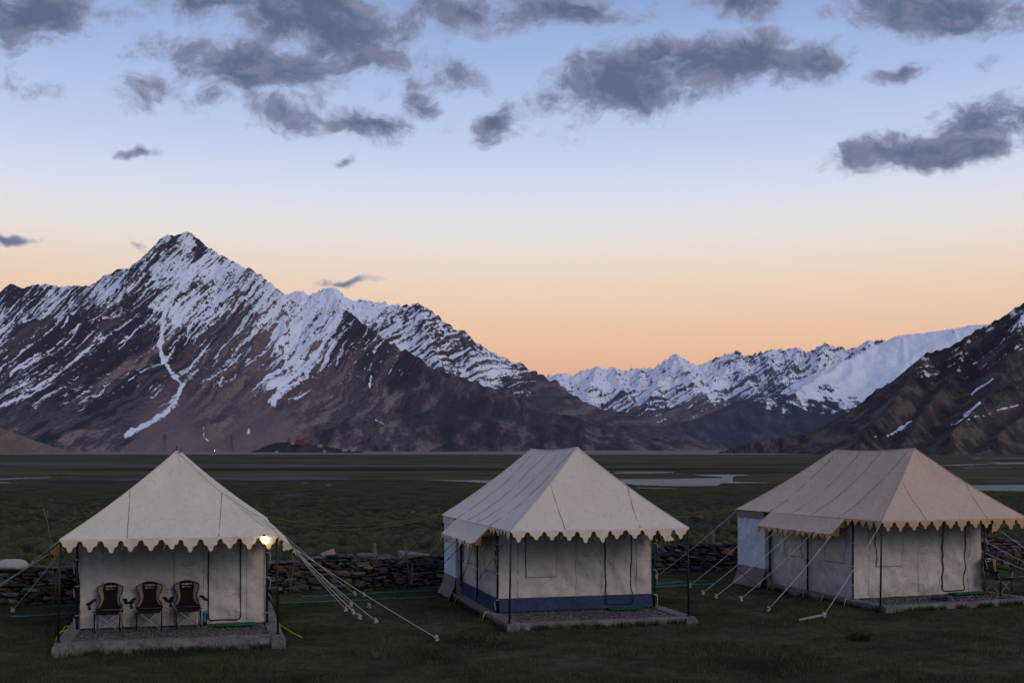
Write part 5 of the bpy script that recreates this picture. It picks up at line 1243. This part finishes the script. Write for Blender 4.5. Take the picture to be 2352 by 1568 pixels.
# ---- single things on or by the wall
def boulder(label, px, py, w, h, mat, seed, Y=None, dep=None, name="boulder", base=None):
    p = AT(px, py, Y)
    o = link(name, rock_mesh(seed, sub=3), None); o.data.materials.clear(); o.data.materials.append(mat)
    o.scale = (w, dep or w * 0.8, h); o.location = p - Vector((0, 0, 0.05)); o.rotation_euler = (0.35, 0.28 - 0.1 * (seed % 4), seed * 0.7)
    return tag(o, label, "stone", "loose rocks lying on the wall")
boulder("large pale orange boulder sitting on top of the wall", 757, 1274.5, 0.52, 0.42, stone_mat("orange_boulder", (0.33, 0.22, 0.13), (0.42, 0.32, 0.23)), 61, 34.8)
boulder("grey rock right of the orange boulder on the wall", 783, 1279, 0.36, 0.26, SM[0], 62, 34.9)
boulder("broad flat grey stone on the wall just right of the post", 886, 1280, 0.62, 0.20, SM[2], 63, 35.4)
boulder("large rust stone set in the wall face", 817, 1294, 0.44, 0.38, SM[3], 64, 34.6, 0.3)
boulder("grey stone on the wall seen under the middle tent's awning", 1637 - 25, 1258, 0.5, 0.28, SM[2], 65, 39.0)
boulder("pale orange stone in the wall left of the tan tent", 1668, 1264, 0.42, 0.22, SM[4], 66, 38.7, 0.3)
boulder("tan rock in the wall behind the lone chair", 2303, 1305, 0.5, 0.32, SM[4], 67, 40.2, 0.3)
# gravel heap on the wall
hp = link("gravel_heap", rock_mesh(71, sub=3), None); hp.data.materials.clear(); hp.data.materials.append(M['pebble']); hp.scale = (0.95, 0.5, 0.24); hp.rotation_euler = (0.2, 0.1, 0.4); hp.location = AT(953, 1276, 35.6); tag(hp, "grey gravel heap on top of the wall left of the middle tent", "heap")
# white sack
bm = bmesh.new(); bmesh.ops.create_icosphere(bm, subdivisions=4, radius=1.0)
for v in bm.verts:
    c = v.co.copy(); f_ = float(fbm(np.array(c.x * 3 + 5), np.array(c.z * 4 + c.y * 3), 4, 77))
    v.co = Vector((math.copysign(abs(c.x) ** 0.8, c.x) * 0.47, c.y * 0.3, (c.z * 0.19 if c.z > 0 else c.z * 0.12) * (1 + 0.1 * c.x))) * (1 + 0.14 * f_)
me = bpy.data.meshes.new("sack"); bm.to_mesh(me); bm.free()
sk_ = link("sack", me, fabric("sack_cloth", (0.42, 0.41, 0.38), (0.50, 0.49, 0.46), stain=(0.30, 0.27, 0.2)), None, True); sk_.location = AT(26, 1299.5, 30.9); tag(sk_, "lumpy off white sack lying on the wall at the left edge", "sack")
M['wood'] = plain("weathered_wood", (0.20, 0.155, 0.115), 0.9, var=0.6, scale=20)
def post(label, px, y0, y1, Y, r, gname="wooden posts along the wall"):
    a, b = AT(px, y1, Y), AT(px, y0, Y)
    o = link("wooden_post", tube_mesh([[a, a.lerp(b, .5) + Vector((0.012, 0, 0)), b]], r, 7, 0.85), M['wood'], None)
    return tag(o, label, "post", gname)
post("short weathered wooden post standing just behind the wall", 859.5, 1247, 1300, 35.6, 0.075)
post("thin tan stick leaning in front of the wall's right part", 946, 1296, 1340, 34.3, 0.035)
post("pale square post seen behind the middle tent's awning", 1643 - 6, 1222, 1290, 40.5, 0.07)
post("slim dark post left of the tan tent's annex", 1696, 1155, 1325, 36.5, 0.022)
# bare saplings
def sapling(label, px, py, Y, stems, seed, grp="bare leafless saplings by the wall"):
    base = AT(px, py, Y); base.z = gz(base.x, base.y)
    root = empty("bare_sapling", base, 0, label, "sapling", grp); rs = random.Random(seed)
    for pts in stems:
        P_ = [(AT(a, b, Y) - base) for a, b in pts]; P_[0].z = -0.05
        st = link("stem", tube_mesh([P_], 0.016, 5, 0.4), M['wood'], root, True)
        for k in range(5):
            i = rs.randrange(max(1, len(P_) // 3), len(P_) - 1); q = P_[i].lerp(P_[i + 1], rs.random()); d = Vector((rs.uniform(-1, 1), rs.uniform(-.5, .5), rs.uniform(0.5, 1.3))).normalized() * rs.uniform(0.12, 0.3)
            link("twig", tube_mesh([[q, q + d * 0.6, q + d + Vector((0, 0, 0.02))]], 0.009, 4, 0.5), M['wood'], st, True)
    return root
sapling("three stemmed bare sapling by the wall left of the first tent", 118, 1385, 30.2, [[(118, 1385), (121, 1300), (115, 1230), (108, 1195), (98, 1165)], [(122, 1383), (128, 1330), (142, 1250), (150, 1212), (178, 1180), (181, 1162)], [(120, 1384), (135, 1320), (160, 1268), (170, 1240), (196, 1200), (202, 1185), (216, 1172)]], 5)
sapling("single thin bare sapling right of the first tent's guy ropes", 667, 1357, 33.4, [[(667, 1357), (671, 1320), (676, 1290), (668, 1262)], [(668, 1356), (664, 1330), (660, 1312)]], 6)
sapling("thin forked sapling in front of the wall near the middle tent", 940, 1340, 34.4, [[(940, 1340), (936, 1300), (932, 1270), (928, 1237)], [(943, 1340), (940, 1310), (936, 1285), (930, 1262)]], 7)
sapling("brown leafless bush at the right edge behind the lone chair", 2336, 1318, 39.2, [[(2330, 1318), (2326, 1290), (2318, 1262)], [(2336, 1318), (2338, 1285), (2344, 1250)], [(2340, 1318), (2350, 1290), (2362, 1262)], [(2333, 1318), (2331, 1285), (2336, 1255)], [(2338, 1318), (2346, 1300), (2352, 1270)]], 8)

# ================================================================== grass
def mat_grass(name, lo, hi, dry):
    m, N, b = new_mat(name)
    P = N.new('ShaderNodeTexCoord').outputs['Object']
    c = N.mix(N.smooth(N.noise(P, 0.5, 4, 0.6), 0.3, 0.7), lo, hi)
    c = N.mix(N.m('MULTIPLY', N.smooth(N.noise(P, 1.7, 4, 0.6), 0.52, 0.7), 0.8), c, dry)
    c = N.mix(N.m('MULTIPLY', N.smooth(N.noise(P, 30.0, 2, 0.6), 0.45, 0.65), 0.5), c, tuple(x * 0.45 for x in lo))
    N.l.new(c, b.inputs['Base Color']); b.inputs['Roughness'].default_value = 0.9; b.inputs['Specular IOR Level'].default_value = 0.1
    return m
foot = [(F1, -0.32, 4.28, -1.98, 5.6), (F2, -0.32, 4.28, -1.98, 5.6), (F3, -0.22, 4.72, -1.58, 5.6)]
def blades(name, label, X, Y, Z, h, w, mat, seed, lean=0.5):
    n = len(X); rs = np.random.default_rng(seed)
    a = rs.uniform(0, 2 * np.pi, n); l = rs.uniform(0.1, lean, n) * h; b = rs.uniform(0, 2 * np.pi, n)
    dx, dy = np.cos(a) * w, np.sin(a) * w
    p0 = np.stack([X - dx, Y - dy, Z - 0.01], 1); p1 = np.stack([X + dx, Y + dy, Z - 0.01], 1)
    mid = np.stack([X + np.cos(b) * l * 0.35, Y + np.sin(b) * l * 0.35, Z + h * 0.6], 1)
    p2 = mid + np.stack([dx, dy, dx * 0], 1) * 0.7; p3 = mid - np.stack([dx, dy, dx * 0], 1) * 0.7
    tip = np.stack([X + np.cos(b) * l, Y + np.sin(b) * l, Z + h], 1)
    V = np.stack([p0, p1, p2, p3, tip], 1).reshape(-1, 3); i = (np.arange(n) * 5)[:, None]
    F = np.concatenate([i + [0, 1, 2], i + [0, 2, 3], i + [3, 2, 4]], 0)
    o = link(name, np_mesh(name, V, F), mat); tag(o, label, None, None, 'stuff'); return o
rs = np.random.default_rng(21)
def free(X, Y):
    ok = np.ones(X.shape, bool)
    for fr, u0, u1, v0, v1 in foot:
        c, s = math.cos(fr.a), math.sin(fr.a); rx, ry = X - fr.o.x, Y - fr.o.y; u = rx * c + ry * s; v = -rx * s + ry * c
        ok &= ~((u > u0) & (u < u1) & (v > v0) & (v < v1))
    return ok
n = 190000
Yc = 1.0 / rs.uniform(1 / 41.5, 1 / 19.3, n); Xc = rs.uniform(-0.50, 0.50, n) * Yc
ok = free(Xc, Yc) & (Yc < wall_y(Xc) - 0.05); Xc, Yc = Xc[ok], Yc[ok]
cl = fbm(Xc / 1.6, Yc / 1.6, 3, 120); keep = rs.random(len(Xc)) < np.clip(0.55 + 2.0 * cl, 0.05, 1); Xc, Yc, cl = Xc[keep], Yc[keep], cl[keep]
Zc = ground_base(Xc, Yc) + 0.03 * fbm(Xc / 1.1, Yc / 1.1, 3, 93)
blades("grass", "short dark green turf around the tents", Xc, Yc, Zc, rs.uniform(0.02, 0.06, len(Xc)) * (1 + 1.6 * np.clip(cl * 2.2, 0, 1)), rs.uniform(0.004, 0.009, len(Xc)), mat_grass("turf_blades", (0.048, 0.054, 0.024), (0.079, 0.083, 0.039), (0.140, 0.120, 0.076)), 1)
# longer grass along the plinths and the wall foot
PX, PY = [], []
for fr, u0, u1, v0, v1 in foot:
    for (a0, b0, a1, b1, m) in ((u0, v0 - .02, u1, v0 - .02, 1500), (u0 - .02, v0, u0 - .02, v1, 1700), (u1 + .02, v0, u1 + .02, v1, 900)):
        t_ = rs.random(m); k = fbm(t_ * 14 + a0 * 3, t_ * 0 + b0, 3, 131); t_ = t_[k > -0.12]
        u = a0 + (a1 - a0) * t_ + rs.normal(0, 0.05, len(t_)); v = b0 + (b1 - b0) * t_ + rs.normal(0, 0.05, len(t_))
        u = np.where(a0 == a1, np.where(a0 < 1, np.minimum(u, u0 - .01), np.maximum(u, u1 + .01)), u); v = np.where(b0 == b1, np.minimum(v, v0 - .01), v)
        c, s = math.cos(fr.a), math.sin(fr.a); PX.append(fr.o.x + u * c - v * s); PY.append(fr.o.y + u * s + v * c)
t_ = rs.uniform(-17, 20, 5200); PX.append(t_); PY.append(wall_y(t_) - np.abs(rs.normal(0, 0.14, 5200)) - 0.1)
PX, PY = np.concatenate(PX), np.concatenate(PY)
blades("grass", "longer grass fringe along the plinths and wall foot", PX, PY, ground_base(PX, PY), rs.uniform(0.05, 0.17, len(PX)), rs.uniform(0.004, 0.008, len(PX)), mat_grass("fringe_blades", (0.029, 0.039, 0.013), (0.051, 0.066, 0.023), (0.090, 0.079, 0.046)), 2, 0.8)
# tussock grass of the meadow behind the wall
n = 110000
Yc = 1.0 / rs.uniform(1 / 125.0, 1 / 33.0, n); Xc = rs.uniform(-0.50, 0.50, n) * Yc
bw = Yc - wall_y(Xc); ok = bw > 0.8; Xc, Yc, bw = Xc[ok], Yc[ok], bw[ok]
hmv = sstep(0.5, 6, bw) * (1 - sstep(70, 125, Yc)); tv_ = np.clip(ridged(Xc / 1.7, Yc / 2.8, 3, 80, 0.55) - 0.45, 0, 1); t2_ = np.clip(fbm(Xc / 0.8, Yc / 1.5, 3, 84), -0.2, 1)
Zc = ground_base(Xc, Yc) + hmv * (0.62 * tv_ + 0.36 * t2_ - 0.16) * (0.55 + 0.7 * sstep(-0.3, 0.3, fbm(Xc / 16, Yc / 16, 2, 90)))
keep = rs.random(len(Xc)) < np.clip(1.9 * tv_ + 1.2 * t2_ - 0.05, 0.02, 1); Xc, Yc, Zc = Xc[keep], Yc[keep], Zc[keep]
blades("grass", "tussocky meadow grass beyond the stone wall", Xc, Yc, Zc, rs.uniform(0.05, 0.14, len(Xc)), rs.uniform(0.010, 0.022, len(Xc)) * np.clip(Yc / 50, 0.7, 2), mat_grass("meadow_blades", (0.051, 0.055, 0.025), (0.095, 0.097, 0.047), (0.133, 0.117, 0.069)), 3, 0.9)
# single tufts
def tuft(label, px, py, R_, h, n, seed):
    p = gpt(px, py); rr = np.random.default_rng(seed); a = rr.uniform(0, 6.283, n); q = np.sqrt(rr.random(n)) * R_
    o = blades("grass_tuft", label, np.cos(a) * q, np.sin(a) * q, np.zeros(n), h * rr.uniform(0.5, 1.1, n) * (1 - 0.5 * q / R_), np.full(n, 0.006), M.setdefault('tuftm', mat_grass("tuft_blades", (0.030, 0.034, 0.012), (0.055, 0.058, 0.022), (0.12, 0.10, 0.05))), seed, 0.9)
    o.location = p; del o["kind"]; tag(o, label, "grass tuft", "grass tufts"); return o
tuft("dense round grass tuft on the lawn before the tan tent", 1972, 1468, 0.24, 0.22, 420, 31)
tuft("sparse dry grass tuft left of the tan tent's plinth", 1775, 1405, 0.16, 0.34, 40, 32)
# pale stones out on the meadow
for (px, py, wd, lab) in [(948, 1180, .34, "pale stone on the meadow left of the middle tent's eave"), (118, 1150, .24, "small pale stone on the meadow beyond the leftmost sapling"), (1608, 1193, .45, "flat pale stone on the meadow between middle and right tents"), (755, 1117, .7, "lone pale rock by the small pond on the plain"), (1560, 1218, .3, "small pale stone just beyond the wall right of the middle tent")]:
    p = gpt(px, py); o = link("meadow_stone", rock_mesh(int(px), sub=2), None); o.data.materials.clear(); o.data.materials.append(SM[2])
    o.location = p + Vector((0, 0, 0.1)); o.scale = (wd, wd * .8, wd * .5); tag(o, lab, "stone", "pale stones on the meadow")
# ================================================================== far things: pylons, monastery, village
M['pylon'] = plain("galvanised_steel", (0.07, 0.075, 0.10), 0.6, 0.0); M['limewash'] = plain("limewash", (0.26, 0.26, 0.28), 0.9); M['redwall'] = plain("red_wall", (0.20, 0.045, 0.04), 0.9)
M['blueroof'] = plain("blue_tin_roof", (0.16, 0.34, 0.46), 0.6); M['mudwall'] = plain("mud_wall", (0.28, 0.21, 0.18), 0.9); M['tin'] = plain("tin_roof", (0.42, 0.46, 0.52), 0.5); M['darkwin'] = plain("dark_window", (0.02, 0.02, 0.025), 0.4)
def pylon(label, px, ybot, ytop, Y):
    b = AT(px, ybot, Y); H = (ybot - ytop) / FPX * Y; w = H * 0.13
    root = empty("power_pylon", b, 0.3, label, "pylon", "steel pylons crossing the plain")
    def wz(z): return w * (1 - 0.86 * min(1, z / (H * 0.72))) if z < H * 0.72 else w * 0.14
    r = 0.30 * H / 40
    for sx in (-1, 1):
        for sy in (-1, 1):
            link("leg", tube_mesh([[(sx * wz(H * t) , sy * wz(H * t), H * t) for t in (0, .2, .4, .6, .72, 1.0)]], r * 1.6, 4), M['pylon'], root)
    lv = [0, .14, .28, .42, .56, .68, .78, .88, .97]; br = []
    for a, c in zip(lv[:-1], lv[1:]):
        for sx, sy, tx, ty in ((-1, -1, 1, -1), (1, -1, 1, 1), (1, 1, -1, 1), (-1, 1, -1, -1)):
            br.append([(sx * wz(H * a), sy * wz(H * a), H * a), (tx * wz(H * c), ty * wz(H * c), H * c)]); br.append([(tx * wz(H * a), ty * wz(H * a), H * a), (sx * wz(H * c), sy * wz(H * c), H * c)])
    link("bracing", tube_mesh(br, r, 3, cap=False), M['pylon'], root)
    for z in (0.74, 0.84, 0.94):
        L = H * (0.16 if z < 0.9 else 0.11)
        link("crossarm", tube_mesh([[(-L, 0, H * z), (0, 0, H * (z + 0.03)), (L, 0, H * z)], [(-L, 0, H * z), (L, 0, H * z)]], r * 1.2, 4), M['pylon'], root)
for i, (px, yb, yt, lab) in enumerate([(192, 1036, 1006, "pylon left of the first tent's peak"), (378, 1036, 998, "pylon standing just behind the first tent's peak"), (532, 1036, 1000, "tall pylon between the first tent and the dark hill"), (663, 1036, 1006, "pylon in front of the dark monastery hill"), (822, 1037, 1015, "pylon right of the dark monastery hill"),
                                  (938, 1036, 1006, "pylon above the pale low sheds"), (1050, 1036, 1009, "pylon left of the paired pylons"), (1151, 1036, 1010, "left pylon of the close pair before the brown slope"), (1225, 1036, 1008, "right pylon of the close pair before the brown slope"), (1303, 1036, 1018, "small pylon left of the middle tent's ridge"), (1366, 1030, 1008, "pylon above the middle tent's peak"), (1849 - 400, 1024, 1006, "small pylon above the village")]):
    pylon(lab, px, yb, yt, 3400 if yb > 1031 else 6000)
def house(label, px, py, w, h, Y, wm, rm, grp, flat=True, rz=0.2, nm="house", cat="house"):
    b = AT(px, py, Y); W_ = 0.75 * w / FPX * Y; H_ = 0.72 * h / FPX * Y; Dp = W_ * 0.7
    root = empty(nm, b, rz, label, cat, grp)
    wl_ = link("wall", box_mesh((-W_ / 2, -Dp / 2, -6), (W_ / 2, Dp / 2, H_ * 0.8)), wm, root)
    link("roof", box_mesh((-W_ * .53, -Dp * .55, H_ * 0.8 + .02), (W_ * .53, Dp * .55, H_)), rm, root)
    k = max(2, int(W_ / 5))
    for i in range(k):
        x = -W_ / 2 + W_ * (i + .5) / k; link("window", box_mesh((x - .5, -Dp / 2 - .12, H_ * .3), (x + .5, -Dp / 2 - .02, H_ * .6)), M['darkwin'], wl_)
    return root
mg = "red monastery buildings on the small hill"
house("long red monastery building on the dark hill", 689, 1016, 26, 8.5, 4550, M['redwall'], M['redwall'], mg, nm="monastery", cat="monastery")
house("smaller red monastery wing at the right end of the hilltop", 714, 1016.5, 10, 8.0, 4560, M['redwall'], M['redwall'], mg, nm="monastery", cat="monastery")
house("pale low building in front of the red monastery", 672, 1017, 10, 3, 4500, M['limewash'], M['mudwall'], mg, nm="monastery", cat="monastery")
sg_ = "scattered sheds at the mountain foot"
for (px, py, w, h, lab) in [(792, 1032.5, 16, 4, "long pale blue roofed shed, left of two side by side"), (811, 1032.5, 13, 4, "long pale blue roofed shed, right of two side by side"), (735, 1023, 14, 4, "pale blue roofed shed on the dark hill's right slope"), (906, 1032, 7, 4, "small white hut at the foot of the brown slope"), (635, 1036.5, 10, 2.5, "low pale shed left of the dark hill"), (745, 1035, 9, 2.5, "low greenish shed below the dark hill"), (282, 1036, 9, 2, "tiny pale hut left of the first tent's peak")]:
    house(lab, px, py, w, h, 4250, M['limewash'], M['blueroof'], sg_, rz=0.1)
vg = "village houses at the valley mouth"
rv = random.Random(8); k = 0
for (px, py) in [(1452, 1031), (1460, 1030), (1474, 1028), (1480, 1033), (1484, 1030), (1490, 1032), (1497, 1031), (1503, 1028), (1510, 1026), (1515, 1030), (1521, 1029), (1528, 1030), (1536, 1031), (1541, 1028), (1548, 1030), (1557, 1033), (1560, 1030), (1568, 1031), (1578, 1031), (1586, 1033), (1596, 1034), (1472, 1036), (1484, 1036), (1492, 1035), (1530, 1035), (1604, 1036), (1618, 1036)]:
    k += 1
    rm_ = (M['tin'], M['blueroof'], M['mudwall'])[rv.choices((0, 1, 2), (3, 2, 2))[0]]
    o = house({"tin_roof": "tiny grey tin roofed village house", "blue_tin_roof": "tiny blue roofed village house", "mud_wall": "tiny brown flat roofed village house"}[rm_.name] + " far off at the valley mouth", px, py, rv.uniform(3.5, 7), rv.uniform(1.6, 2.6), 5600, M['limewash'] if rv.random() < .5 else M['mudwall'], rm_, vg, rz=rv.uniform(-.4, .4))
# one lit lamp at the mountain foot
lp = empty("street_lamp", AT(493, 1039, 4200), 0, "tiny lit lamp at the mountain foot right of the first tent's peak", "lamp")
link("post", tube_mesh([[(0, 0, -2), (0, 0, 7.0)]], 0.12, 6), M['pylon'], lp)
bm = bmesh.new(); bmesh.ops.create_icosphere(bm, subdivisions=2, radius=0.6); me = bpy.data.meshes.new("lamp_head"); bm.to_mesh(me); bm.free()
ml = bpy.data.materials.new("lamp_glow"); ml.use_nodes = True
q_ = ml.node_tree.nodes['Principled BSDF']; q_.inputs['Emission Color'].default_value = (1, 0.95, 0.85, 1); q_.inputs['Emission Strength'].default_value = 18.0
link("lamp_head", me, ml, lp).location = (0, 0, 7.5)
